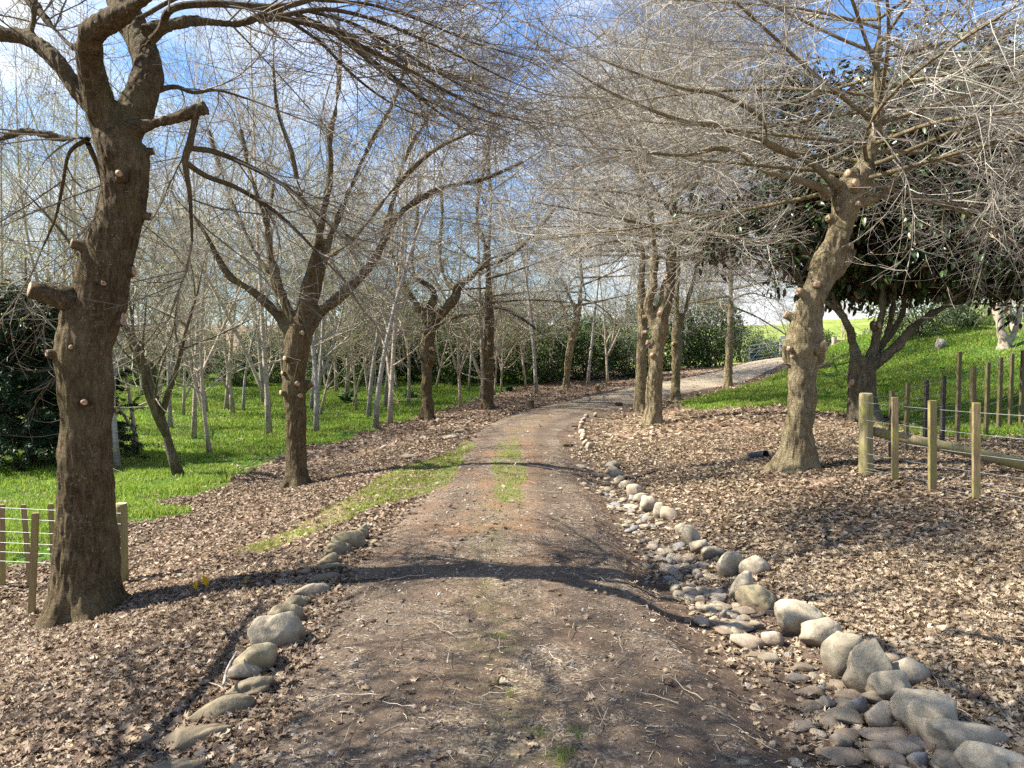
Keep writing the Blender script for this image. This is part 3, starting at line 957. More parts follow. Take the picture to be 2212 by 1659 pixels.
for i, (z, x, y, w, h) in enumerate(R_EDGE):
    px, py = z(x, y)
    n = len(R_EDGE)
    stone('edging_boulder', px, py, w * K, h * K, M['stone_tan'] if i > 16 and i % 2 else M['stone'] if i % 3 else M['stone_mossy'] if 7 < i < 12 else M['stone'],
          f'{R_LOOK[i]}, {ORD[i]} along the right edging', 'boulder', 'boulders edging the right side of the track', 300 + i, 0.75, 0.25, rot=-0.5 if i < 10 else None, sub=4 if i < 13 else 3)
FAR_ROW = [(1600, 1218, 52, 52), (1580, 1190, 45, 45), (1565, 1160, 45, 42), (1556, 1130, 46, 42), (1548, 1102, 40, 40), (1552, 1072, 36, 34), (1566, 1050, 34, 26), (1582, 1020, 32, 26)]
for i, (x, y, w, h) in enumerate(FAR_ROW):
    px, py = Z5(x, y)
    stone('edging_stone', px, py, w * K, h * K, M['stone_tan'], f'small pale edging stone, {ORD[i]} in the short far row at the bend', 'stone', 'stones of the far row at the bend', 360 + i, 0.9, 0.3, sub=3)
L_EDGE = [(Z1, 1170, 1640, 270, 110, 1), (Z1, 1260, 1435, 330, 130, 1), (Z1, 1450, 1235, 380, 150, 1), (Z1, 1610, 1115, 240, 120, 1), (Z1, 1600, 1010, 200, 120, 0), (Z1, 1670, 900, 285, 210, 1), (Z1, 1780, 755, 320, 220, 0),
          (Z1, 1855, 650, 210, 130, 1), (Z1, 1925, 580, 160, 95, 1), (Z1, 2010, 492, 190, 105, 0), (Z1, 2075, 415, 150, 60, 1), (Z1, 2115, 355, 140, 62, 1), (Z1, 2112, 300, 150, 95, 1), (Z1, 2170, 228, 170, 100, 1),
          (Z2, 50, 168, 180, 130, 1), (Z2, 142, 125, 100, 105, 1)]
L_LOOK = ['mossy stone cut off by the picture bottom', 'long low greenish stone', 'broad lichen-spotted stone with a stick across it', 'dark mossy low stone', 'wedge-shaped stone leaning on its neighbour', 'rounded brownish boulder', 'biggest pale grooved boulder',
          'round boulder behind the biggest one', 'small rounded stone', 'pale smooth low stone', 'dark flat stone half buried', 'thin buried stone', 'rounded mossy stone', 'brownish stone', 'blocky brown stone', 'upright blocky stone at the row end']
for i, (z, x, y, w, h, ms) in enumerate(L_EDGE):
    px, py = z(x, y)
    stone('edging_boulder', px, py, w * K, h * K, M['stone_mossy'] if ms else M['stone'], f'{L_LOOK[i]}, {ORD[i]} along the left edging', 'boulder', 'boulders edging the left side of the track',
          400 + i, 0.62, 0.28, rot=0.5, sub=4, sharp=(i in (2, 4, 14, 15)))

# cobbles in the swale: the bigger ones first, each where the photograph has it
COB = [(1855, 1580, 330, 120, 'stone'), (1310, 1570, 200, 110, 'stone_tan'), (1440, 1510, 160, 110, 'stone_tan'), (1265, 1500, 160, 90, 'stone_tan'), (1025, 1560, 240, 70, 'stone_tan'), (1530, 1580, 110, 110, 'stone_grey'),
       (1560, 1475, 210, 90, 'stone_grey'), (1330, 1420, 270, 120, 'stone_tan'), (1090, 1420, 160, 80, 'stone_tan'), (1030, 1465, 105, 90, 'stone'), (1290, 1275, 220, 160, 'stone_tan'), (1080, 1300, 220, 120, 'stone'),
       (1285, 1165, 180, 90, 'stone_tan'), (1095, 1160, 160, 90, 'stone_tan'), (1030, 1108, 150, 70, 'stone_tan'), (1150, 1220, 130, 110, 'stone_grey'), (1060, 1215, 150, 80, 'stone'), (945, 1225, 90, 80, 'stone_grey'),
       (965, 1345, 120, 80, 'stone'), (840, 1155, 170, 70, 'stone_tan'), (755, 1060, 130, 70, 'stone_grey'), (920, 1100, 90, 45, 'stone_grey'), (790, 1370, 190, 60, 'stone_grey'), (850, 1250, 140, 70, 'stone'),
       (1465, 980, 210, 150, 'stone'), (1335, 925, 120, 85, 'stone_tan'), (800, 990, 120, 60, 'stone'), (450, 820, 200, 110, 'stone_tan'), (590, 800, 120, 110, 'stone_tan'), (340, 735, 260, 55, 'stone_tan'), (420, 628, 150, 55, 'stone_tan'),
       (490, 715, 70, 70, 'stone'), (575, 935, 110, 70, 'stone'), (250, 615, 130, 50, 'stone'), (510, 905, 130, 35, 'stone_tan'), (1430, 1650, 110, 90, 'stone_tan'), (1700, 1620, 200, 110, 'stone'), (1390, 1345, 90, 50, 'stone_tan'),
       (710, 1510, 60, 40, 'stone_grey'), (570, 640, 60, 40, 'stone_grey'), (275, 660, 45, 60, 'stone_grey'), (350, 670, 70, 45, 'stone'), (420, 680, 70, 55, 'stone'), (200, 655, 100, 30, 'stone'), (220, 710, 110, 40, 'stone_tan'),
       (250, 560, 110, 60, 'stone_grey'), (140, 560, 70, 60, 'stone_tan'), (175, 535, 70, 40, 'stone_grey'), (60, 510, 85, 55, 'stone_tan'), (140, 500, 70, 45, 'stone_tan'), (30, 478, 70, 40, 'stone_tan'), (70, 410, 50, 40, 'stone_tan'),
       (60, 295, 130, 65, 'stone_tan'), (155, 345, 70, 60, 'stone_grey'), (30, 345, 65, 35, 'stone_tan'), (130, 410, 60, 50, 'stone_grey'), (155, 435, 70, 35, 'stone_tan'), (110, 460, 80, 40, 'stone_tan')]
COBLAB = {'stone': 'rounded grey-tan river cobble in the dry swale beside the track', 'stone_tan': 'rounded tan river cobble in the dry swale beside the track', 'stone_grey': 'bluish grey broken cobble in the dry swale beside the track'}
COBGRP = {'stone': 'grey-tan cobbles in the swale', 'stone_tan': 'tan cobbles in the swale', 'stone_grey': 'bluish grey cobbles in the swale'}
for i, (x, y, w, h, m) in enumerate(COB):
    px, py = Z3(x, y)
    stone('cobble', px, py, w * K, h * K, M[m], COBLAB[m], 'cobble', COBGRP[m], 500 + i, 0.75, 0.22, sub=3, sharp=(m == 'stone_grey' or i % 4 == 3))
crng = np.random.default_rng(77)
protos = []
for k in range(10):
    v, f = rock_mesh(700 + k, 2, 0.2, 4 if k % 3 else 8)
    v = v / np.abs(v).max(0) * np.array([1, crng.uniform(0.65, 0.95), crng.uniform(0.42, 0.65)])
    v[:, 2] += 0.22
    mb = MB(); mb.add(v, f)
    m = ['stone_tan', 'stone', 'stone_tan', 'stone', 'stone_grey'][k % 5]
    o = mb.build('cobble', [M[m]], link=False)
    protos.append((tag(o, COBLAB[m], 'cobble', COBGRP[m])))
BED = [(1245, 1000, 1320, 1010), (1255, 1040, 1360, 1050), (1290, 1080, 1390, 1100), (1330, 1130, 1450, 1150), (1360, 1180, 1500, 1195), (1385, 1225, 1520, 1230), (1430, 1275, 1580, 1285), (1480, 1320, 1620, 1330), (1540, 1370, 1690, 1390)]
cnt = 0
while cnt < 165:
    t = crng.random() ** 0.8 * (len(BED) - 1.001); i = int(t); fr = t - i
    a, b = np.array(BED[i], float), np.array(BED[i + 1], float)
    r = a + (b - a) * fr; u = min(1, max(0, crng.normal(0.55, 0.25)))
    g = G(r[0] + (r[2] - r[0]) * u, r[1] + (r[3] - r[1]) * u)
    o = protos[cnt % len(protos)]
    o = o.copy(); C.objects.link(o)
    s = crng.uniform(0.03, 0.072) * (1.1 if t < 4 else 1)
    o.scale = (s * crng.uniform(0.8, 1.35), s, s * crng.uniform(0.7, 1.1))
    o.rotation_euler = (crng.normal(0, 0.2), crng.normal(0, 0.2), crng.random() * 6.28)
    o.location = (float(g[0]), float(g[1]), hz_(g[0], g[1]) - 0.002)
    cnt += 1
while cnt < 205:                                    # near gap and stray ones
    px, py = (crng.uniform(1560, 1800), crng.uniform(1400, 1659)) if cnt % 3 else (crng.uniform(1760, 2000), crng.uniform(1500, 1659))
    g = G(px, py)
    o = protos[cnt % len(protos)].copy(); C.objects.link(o)
    s = crng.uniform(0.018, 0.045)
    o.scale = (s * crng.uniform(0.8, 1.3), s, s * crng.uniform(0.7, 1.1)); o.rotation_euler = (crng.normal(0, 0.2), crng.normal(0, 0.2), crng.random() * 6.28)
    o.location = (float(g[0]), float(g[1]), hz_(g[0], g[1]) - 0.004)
    cnt += 1
for i, (px, py, w, h, lab) in enumerate([(1612, 988, 18, 13, 'tan stone beside the black drain pipe near the leaning oak'), (835, 1080, 10, 8, 'lone small white stone on the left grass verge'),
                                         (660, 1235, 22, 14, 'dark small stone on bare earth behind the left edging'), (650, 1213, 12, 12, 'dark pebble above the left edging, below the grass verge'),
                                         (885, 985, 40, 10, 'flat pale stone in the left verge edge, nearest of the far left stones'), (975, 943, 40, 12, 'long pale stone in the left verge edge by the third oak'),
                                         (990, 930, 22, 9, 'small pale stone where the track narrows on its left'), (1005, 920, 16, 7, 'farthest small pale stone in the left verge edge'),
                                         (1335, 808 + 30, 22, 7, 'flat pale stones cluster at the inner bend of the track'), (1285, 893, 9, 10, 'small dark stone at the start of the far stone row')]):
    stone('verge_stone', px, py, w, h, M['stone'] if i > 0 else M['stone_tan'], lab, 'stone', None, 900 + i, 0.8, 0.3)


# ------------------------------------------------------------------ tree machinery
def grow(P0, D, L, R, nseg, wander, trop, rng, tip=0.35):
    N = len(P0)
    pts = [P0]; d = norm(D); step = (L / nseg)[:, None]
    arc = rng.normal(0, wander * 0.75, (N, 3))
    for i in range(nseg):
        d = norm(d + arc + rng.normal(0, wander * 0.5, (N, 3)) + np.asarray(trop))
        pts.append(pts[-1] + d * step)
    P = np.stack(pts, 1)
    return P, R[:, None] * np.linspace(1, tip, nseg + 1)[None]


def kids(P, R, per_m, t0, t1, ang, angs, L0, Ls, rng, planar=0.7, taper=0.6, rfac=0.55, rmin=0.0015, rmax=1.0):
    """child starts along every parent: returns P0, D, L, R"""
    N, Kk, _ = P.shape
    seg = np.linalg.norm(np.diff(P, axis=1), axis=2); ln = seg.sum(1)
    c = np.maximum(1, rng.poisson(ln * per_m * (t1 - t0)))
    ix = np.repeat(np.arange(N), c)
    t = rng.random(len(ix)) * (t1 - t0) + t0
    q = t * (Kk - 1); k = np.minimum(q.astype(int), Kk - 2); fr = (q - k)[:, None]
    p = P[ix, k] * (1 - fr) + P[ix, k + 1] * fr
    T = norm(P[ix, k + 1] - P[ix, k])
    r = R[ix, k] * (1 - fr[:, 0]) + R[ix, k + 1] * fr[:, 0]
    hh = norm(np.cross(T, np.array([0, 0, 1.0])) + 1e-4); vv = np.cross(hh, T)
    sg = np.where(rng.random(len(ix)) < 0.5, 1, -1)
    phi = np.where(rng.random(len(ix)) < planar, rng.normal(0, 0.45, len(ix)), rng.uniform(-np.pi, np.pi, len(ix)))
    perp = hh * (np.cos(phi) * sg)[:, None] + vv * np.sin(phi)[:, None]
    a = np.clip(rng.normal(ang, angs, len(ix)), 0.15, 1.6)[:, None]
    D = T * np.cos(a) + perp * np.sin(a)
    L = L0 * (1 - taper * t) * np.clip(rng.normal(1, Ls, len(ix)), 0.35, 1.8)
    return p, D, L, np.clip(r * rfac, rmin, rmax)


CAMP = np.array([0, 0, EYE])


PRUNED_SIDE = False


def keep_clear(P, R, rad=1.6):
    d = np.linalg.norm(P - CAMP, axis=2).min(1)
    k = d > rad
    if PRUNED_SIDE:                              # the tree beside the viewer keeps to its own side of the view
        k &= (P[..., 0] < -0.68 * P[..., 1] - 0.1).all(1) | (P[..., 2] > EYE + 0.52 * P[..., 1] + 0.2).all(1)
    return P[k], R[k]


def resample(P, R, K_=9):
    s = np.concatenate([[0], np.cumsum(np.linalg.norm(np.diff(P, axis=0), axis=1))])
    t = np.linspace(0, s[-1], K_)
    return np.stack([np.interp(t, s, P[:, i]) for i in range(3)], 1), np.interp(t, s, R)


def slim(spec, k): return [(*r[:2], r[2] * k, *r[3:]) for r in spec]


def trunk_poly(spec, D, per=5):
    """spec rows (px, py, r_px[, depth shift]) -> smooth world polyline and radii"""
    a = []
    for row in spec:
        dd = row[3] if len(row) > 3 else 0.0
        p = W(row[0], row[1], D + dd)
        a.append((*p, row[2] * (D + dd) / FPX))
    c = catmull(a, per)
    return c[:, :3], np.maximum(c[:, 3], 0.002)


def solid_trunk(name, polys, mat, parent, origin, voxel=None, knob=0.04, flare_z=None, seed=0, sides=14):
    mb = MB()
    for P, R in polys: tubes(mb, P[None], R[None], sides, cap=True)
    if voxel is None:
        return mb.build(name, [mat], parent, True, origin)
    thin = MB()
    mb = MB()
    for P, R in polys:
        k = int(np.argmax(R < voxel * 2.4)) if (R < voxel * 2.4).any() else len(R)
        if k >= 2: tubes(mb, P[None, :k], R[None, :k], sides, cap=True)
        if k < len(R): tubes(thin, P[None, max(0, k - 2):], R[None, max(0, k - 2):], 8)
    o = mb.build('rough_trunk', [mat], None, True, (0, 0, 0))
    md = o.modifiers.new('remesh', 'REMESH'); md.mode = 'VOXEL'; md.voxel_size = voxel
    sm = o.modifiers.new('smooth', 'SMOOTH'); sm.iterations = 5; sm.factor = 0.5
    dg = bpy.context.evaluated_depsgraph_get()
    me = bpy.data.meshes.new_from_object(o.evaluated_get(dg))
    bpy.data.objects.remove(o)
    n = len(me.vertices)
    co = np.empty(n * 3, np.float32); no = np.empty(n * 3, np.float32)
    me.vertices.foreach_get('co', co); me.vertices.foreach_get('normal', no)
    co = co.reshape(-1, 3).astype(float); no = no.reshape(-1, 3)
    off = Vector((seed * 3.1, seed * 1.7, seed * 0.9))
    d = np.empty(n)
    for i, p in enumerate(co):
        v = Vector(p) + off
        d[i] = mnoise.noise(v * 3.2) * knob + mnoise.noise(v * 9) * knob * 0.32 + mnoise.noise(Vector((v.x * 34, v.y * 34, v.z * 7))) * 0.011
    d -= 0.012 + 0.5 * voxel                   # the remeshed skin sits a little proud of the radii
    co = co + no * d[:, None]
    if flare_z is not None:                     # root flare with lobes
        z = co[:, 2] - flare_z
        ax = polys[0][0][0]
        rel = co[:, :2] - ax[:2]
        an = np.arctan2(rel[:, 1], rel[:, 0])
        k = np.clip(1 - z / 0.35, 0, 1) ** 2 * (0.18 + 0.16 * np.sin(an * 4 + seed) + 0.1 * np.sin(an * 7 + seed * 2))
        low = z < 0.6
        co[low, :2] += rel[low] * k[low, None]
    co -= np.asarray(origin)
    me.vertices.foreach_set('co', co.astype(np.float32).ravel())
    me.polygons.foreach_set('use_smooth', np.full(len(me.polygons), True))
    me.materials.clear(); me.materials.append(mat)
    me.name = name
    me.update()
    if thin.n:                                  # the thin ends of the limbs, joined to the same mesh
        bm = bmesh.new(); bm.from_mesh(me)
        t2 = thin.build('limb_ends', [mat], None, True, origin, link=False)
        bm.from_mesh(t2.data); bm.to_mesh(me); bm.free()
        td = t2.data; bpy.data.objects.remove(t2); bpy.data.meshes.remove(td)
    o = bpy.data.objects.new(name, me); C.objects.link(o); o.parent = parent
    return o


def stub(parent, origin, axisP, axisR, px, py, rpx, D, length=0.05, up=0.15, _n=None, side=None, bark_m=None):
    """a pruned branch stub with its pale sawn face, growing out of the trunk surface where the photograph shows it"""
    q = W(px, py, D)
    i = int(np.argmin(np.abs(axisP[:, 2] - q[2]) + 0.3 * np.linalg.norm(axisP[:, :2] - q[:2], axis=1)))
    c, r = axisP[i], axisR[i]
    u = float(np.clip((q[0] - c[0]) / r, -1, 1)) if side is None else side
    view = norm(np.array([c[0], c[1], 0.0])); lat = np.array([view[1], -view[0], 0])
    d = lat * u - view * math.sqrt(max(0.0, 1 - u * u) + 0.05)
    d = norm(d + np.array([0, 0, up]))
    rr = rpx * D / FPX
    base = np.array([c[0], c[1], q[2]]) + d * (r * 0.7)
    tip = np.array([c[0], c[1], q[2]]) + d * (r + length)
    ts = np.linspace(0, 1, 5)[:, None]
    P = base + (tip - base) * ts; R = rr * np.array([1.7, 1.45, 1.15, 1.05, 1.0])
    mb = MB(); tubes(mb, P[None], R[None], 12, cap=True)
    o = mb.build('pruned_stub', [bark_m or M['bark_oak']], parent, True, origin)
    a = np.linspace(0, 2 * np.pi, 14, endpoint=False)
    u1 = norm(np.cross(d, [0, 0, 1.0])); v1 = np.cross(u1, d)
    mb = MB()
    rngl = np.random.default_rng(int(px * 7 + py))
    ringR = rr * (0.86 + 0.09 * np.sin(a * 2 + rngl.random() * 6) + 0.05 * np.sin(a * 3 + rngl.random() * 6))
    off = tip + d * 0.004
    v = [off + d * 0.0015 - np.asarray(origin)] + [off - np.asarray(origin) + d * 0.001 + (math.cos(t) * u1 + math.sin(t) * v1) * rr * 0.2 for t in a] \
        + [off - np.asarray(origin) + (math.cos(t) * u1 + math.sin(t) * v1) * k for t, k in zip(a, ringR)] \
        + [off - np.asarray(origin) - d * 0.012 + (math.cos(t) * u1 + math.sin(t) * v1) * k for t, k in zip(a, ringR)]
    n = len(a)
    f3 = [(0, 1 + (i + 1) % n, 1 + i) for i in range(n)]
    f4 = [(1 + i, 1 + (i + 1) % n, 1 + n + (i + 1) % n, 1 + n + i) for i in range(n)] + [(1 + n + i, 1 + n + (i + 1) % n, 1 + 2 * n + (i + 1) % n, 1 + 2 * n + i) for i in range(n)]
    mb.add(v, f4, 0)
    mb.f.append((np.array(f3), 1))
    mb.build('cut_face', [M['cut'], M['cut_core']], o, True)
    return o


def crown_mesh(limbs, rng, mats, dens=1.0, L1=1.9, L2=0.95, L3=0.27, thick=1.0, tropL=(0, 0, 0.03), t0=0.15, buds=0, planar=0.65, p1=4.6, p2=6.5, p3=7.5, a1=0.85, mul=1.32, leaves=0, wander=0.15):
    """branches, twigs and spurs growing from the given limbs (list of (P,R))"""
    p1, p2, p3 = p1 * mul * 1.12, p2 * mul * 1.1, p3 * mul * 0.62
    L1, L2 = L1 * 1.12, L2 * 1.25
    mb = MB()
    lp = [resample(P, R, 9) for P, R in limbs]
    P = np.stack([a for a, b in lp]); R = np.stack([b for a, b in lp])
    p, D, L, r = kids(P, R, p1 * dens, t0, 1.0, a1, 0.22, L1, 0.3, rng, planar, 0.45, 0.45, 0.0042 * thick, 0.0075 * max(1, thick ** 0.5))
    # leader tips carry on
    tipD = norm(P[:, -1] - P[:, -2])
    p = np.vstack([p, P[:, -1]]); D = np.vstack([D, tipD]); L = np.concatenate([L, np.full(len(P), L1)]); r = np.concatenate([r, np.clip(R[:, -1], 0.004, 0.012)])
    A, AR = grow(p, D, L, r, 7, wander, tropL, rng, 0.3)
    A, AR = keep_clear(A, AR)
    tubes(mb, A, AR, 5)
    p, D, L, r = kids(A, AR, p2, 0.12, 1.0, 0.8, 0.25, L2, 0.35, rng, planar, 0.5, 0.6, 0.0028 * thick, 0.008)
    B, BR = grow(p, D, L, r, 5, wander * 1.1, (0, 0, 0.035), rng, 0.45)
    B, BR = keep_clear(B, BR)
    tubes(mb, B, BR, 3)
    p, D, L, r = kids(B, BR, p3, 0.1, 1.0, 0.75, 0.3, L3, 0.4, rng, 0.5, 0.35, 0.7, 0.0019 * thick, 0.004)
    E, ER = grow(p, D, L, r, 3, 0.09, (0, 0, 0.03), rng, 0.6)
    E, ER = keep_clear(E, ER)
    tubes(mb, E, ER, 3)
    if buds:
        tips = E[:, -1]; k = rng.random(len(tips)) < buds
        tips = tips[k]; n = len(tips)
        if n:
            tm = leaf_templates('simple', 4, rng)
            for j in range(2):
                place(mb, tm, tips + rng.normal(0, 0.015, (n, 3)), rot_zt(n, 1.0, rng), rng.uniform(0.02, 0.045, n) * (1.0 if thick < 1.4 else 1.5), 1)
    return mb


def limbs_from_leader(P, R, z0, z1, n, Lb, Lt, rng, low=1.75, high=0.7, rb=0.035, droop=-0.012, wander=0.06):
    """whorls of limbs off a leader, spreading low down and rising towards the top"""
    out = []
    for i in range(n):
        t = ((i + rng.random()) / n) ** 1.25
        z = z0 + (z1 - z0) * t
        k = int(np.argmin(np.abs(P[:, 2] - z)))
        a = i * 2.4 + rng.normal(0, 0.35)
        pol = low + (high - low) * t + rng.normal(0, 0.12)
        d = np.array([[math.sin(pol) * math.cos(a), math.sin(pol) * math.sin(a), math.cos(pol)]])
        L = np.array([(Lb + (Lt - Lb) * t) * rng.uniform(0.75, 1.2)])
        r = np.array([min(rb * (1 - 0.55 * t), R[k] * 0.6)])
        A, AR = grow(P[k][None], d, L, r, 8, wander, (0, 0, droop + 0.05 * t), rng, 0.3)
        out.append((A[0], AR[0]))
    return out


# ------------------------------------------------------------------ the avenue of oaks
AVENUE = 'bare oaks lining the track'


def oak(label, base, trunk, limbs, seed, bark_m, twig_m, voxel, stubs=(), leader=None, crown=None, hidden_limbs=(), knob=0.035, flare=True, flutes=()):
    """trunk / limbs: rows of (px, py, r_px[, depth shift]) in the photograph's print, taken back to the tree's own distance"""
    rng = np.random.default_rng(seed)
    g = G(*base); D = float(g[1])
    o0 = np.array([g[0], g[1], hz_(g[0], g[1])])
    root = empty('oak_tree', o0, label, 'tree', AVENUE)
    TP, TR = trunk_poly(trunk, D)
    polys = [(TP, TR)]
    grown = []
    for l in limbs:
        P, R = trunk_poly(l, D)
        polys.append((P, R))
        if l[-1][2] < 12: grown.append((P, R))
    for l in flutes: polys.append(trunk_poly(l, D))
    extra = []
    if leader:
        extra = limbs_from_leader(TP, TR, rng=rng, **leader)
        for P, R in extra:
            if R[0] > 0.02: polys.append(resample(P, R, 9))
    for (p0, d, L, r) in hidden_limbs:           # limbs out of the frame that the light and shade need
        A, AR = grow(np.array([p0]), np.array([d], float), np.array([L]), np.array([r]), 8, 0.1, (0, 0, 0.03), rng, 0.3)
        extra.append((A[0], AR[0])); polys.append((A[0], AR[0]))
    solid_trunk('trunk', polys, bark_m, root, o0, voxel, knob, o0[2] if flare else None, seed)
    kw = dict(crown or {})
    mb = crown_mesh(grown + extra, rng, [twig_m], **kw)
    mb.build('crown', [twig_m, M['bud_brown']], root, False, o0)
    for s in stubs:
        stub(root, o0, TP, TR, s[0], s[1], s[2], D, *(s[3:]), bark_m=bark_m)
    return root, TP, TR, D


# first oak on the left: the thick leaning one
L1_root, L1P, L1R, L1D = oak(
    'thick dark oak with knobbly leaning trunk, biggest and nearest at the left', (188, 1325),
    [(190, 1400, 100), (190, 1345, 88), (187, 1250, 74), (186, 1120, 65), (186, 1000, 61), (188, 900, 57), (184, 820, 60), (182, 760, 63), (196, 690, 63), (215, 620, 58), (228, 560, 58), (248, 500, 54), (266, 440, 50),
     (271, 385, 48), (264, 335, 55), (240, 285, 50), (218, 240, 36, -.06), (203, 180, 33, -.14), (194, 120, 32, -.24), (200, 75, 33, -.34), (228, 50, 30, -.42), (262, 30, 26, -.5), (300, 5, 20, -.6), (350, -60, 16, -.8), (380, -160, 12, -1.0)],
    [[(258, 300, 40, .02), (285, 255, 40, .08), (308, 205, 40, .16), (320, 150, 36, .26), (308, 100, 33, .36), (286, 60, 33, .46), (266, 20, 31, .56), (245, -30, 26, .7), (225, -120, 20, .9), (235, -260, 14, 1.2)],
     [(212, 250, 26, 0.05), (180, 205, 24, 0.1), (130, 145, 24, 0.1), (88, 100, 22, 0.15), (45, 78, 21, 0.2), (0, 72, 19, 0.2), (-80, 30, 16, 0.3), (-220, -40, 10, 0.4)],
     [(225, 300, 14, 0.1), (180, 298, 12, 0.15), (140, 300, 12, 0.2), (110, 293, 12, 0.2), (70, 284, 12, 0.2), (30, 288, 11, 0.2), (-30, 310, 9, 0.2), (-140, 330, 7, 0.2)],
     [(285, 280, 24, -0.05), (330, 268, 19, -0.05), (380, 252, 18, -0.05), (425, 238, 18, -0.05), (448, 232, 20, -0.05)],
     [(424, 246, 8, -0.05), (418, 275, 7, -0.05), (410, 310, 8, -0.05), (400, 350, 7, 0.0), (410, 420, 5, 0.1), (415, 520, 3, 0.2)],
     [(400, 350, 6), (445, 380, 6, 0.2), (520, 410, 5, 0.4), (610, 470, 4, 0.6), (700, 560, 2.5, 0.8)],
     [(408, 320, 6), (470, 330, 6, 0.2), (560, 370, 5, 0.5), (640, 420, 4, 0.8), (750, 520, 2.5, 1.2)],
     [(318, 75, 24), (350, 58, 22, 0.1), (420, 44, 15, 0.3), (500, 50, 15, 0.5), (560, 35, 14, 0.6), (640, 5, 11, 0.8), (760, -40, 9, 1.0), (900, -60, 6, 1.2)],
     [(545, 45, 9, 0.6), (610, 40, 7, 0.7), (700, 62, 6.5, 0.8), (790, 105, 5.5, 1.0), (880, 150, 4.5, 1.2), (960, 195, 3.5, 1.4), (1050, 240, 2.5, 1.7), (1130, 262, 1.5, 2.0)],
     [(600, 35, 6, 0.6), (700, 20, 5, 0.6), (800, 40, 4, 0.7), (900, 80, 3.5, 0.8), (1010, 130, 2.5, 1.0), (1090, 170, 1.5, 1.2)],
     [(640, 30, 5, 0.8), (740, 80, 4.5, 1.1), (830, 150, 3.5, 1.5), (930, 230, 2.5, 2.0), (1020, 290, 1.5, 2.4)],
     [(650, 20, 4, 0.7), (760, 50, 3.5, 0.9), (850, 100, 3, 1.2), (950, 160, 2, 1.5), (1060, 215, 1.2, 1.8)],
     [(690, 50, 4, 0.8), (770, 110, 3.5, 1.1), (850, 175, 2.6, 1.5), (960, 235, 2, 2.0), (1080, 270, 1.2, 2.3)],
     [(680, 0, 4, 0.6), (800, 10, 3.5, 0.7), (910, 45, 2.6, 0.9), (1030, 95, 2, 1.1), (1150, 130, 1.2, 1.4)],
     [(720, 60, 4, 0.9), (800, 95, 3.2, 1.2), (880, 130, 2.6, 1.6), (970, 165, 2, 2.0), (1090, 200, 1.2, 2.4)],
     [(600, 30, 4, 0.6), (690, 90, 3.5, 0.9), (760, 160, 3, 1.3), (840, 220, 2, 1.8), (930, 260, 1.2, 2.2)],
     [(300, 40, 5, 0.3), (400, -10, 4.5, 0.5), (520, -20, 4, 0.8), (650, -30, 3, 1.1), (800, -10, 2, 1.5)],
     [(300, 110, 10, -0.2), (345, 70, 9, -0.3), (370, 20, 8, -0.4), (460, 8, 8, -0.4), (600, 15, 7, -0.3), (700, -10, 5, -0.2)],
     [(195, 110, 12, 0.1), (150, 95, 11, 0.3), (90, 30, 10, 0.5), (40, -30, 9, 0.7)],
     [(60, 85, 12, 0.2), (75, 30, 12, 0.2), (85, -40, 9, 0.2)],
     [(325, 205, 7, 0.2), (352, 192, 6, 0.25), (382, 188, 5, 0.3), (420, 200, 4, 0.4), (470, 195, 3, 0.6), (540, 215, 2, 0.8)],
     [(190, 300, 6, 0.2), (150, 330, 4, 0.3), (135, 400, 3.5, 0.4), (120, 470, 2.8, 0.5), (90, 540, 2, 0.6)],
     [(190, 310, 6, 0.1), (215, 370, 5, 0.3), (238, 470, 4, 0.5), (250, 560, 2.5, 0.6)]],
    11, M['bark_oak'], M['twig'], 0.013,
    stubs=[(100, 660, 18, 0.22, 0.25, None, -1.0), (275, 585, 13, 0.02, 0.0, None, 0.95), (248, 695, 8, 0.05), (243, 708, 9, 0.07), (160, 760, 5, 0.03), (262, 398, 8, 0.06), (183, 874, 7, 0.03), (245, 893, 5, 0.03, 0.1, None, 0.9),
           (222, 625, 6, 0.02), (122, 770, 9, 0.03, 0.1, None, -0.98), (318, 455, 8, 0.03, -0.2, None, 1.0), (170, 545, 10, 0.04, 0.2, None, -1.0), (320, 335, 8, 0.03, 0.2, None, 1.0)],
    crown=dict(dens=1.0, L1=1.5, L2=0.7, L3=0.24, p1=4.6, p2=6.0, p3=6.0, tropL=(0.012, 0.0, 0.012), buds=0.02),
    hidden_limbs=[((-2.3, 5.0, 5.2), (0.5, -0.75, 0.5), 3.6, 0.035), ((-2.4, 5.0, 5.8), (0.2, 0.6, 0.8), 3.4, 0.035), ((-2.6, 5.0, 5.0), (-0.6, -0.7, 0.5), 3.4, 0.035), ((-2.4, 5.0, 6.0), (0.75, -0.3, 0.65), 3.6, 0.035)],
    knob=0.03)

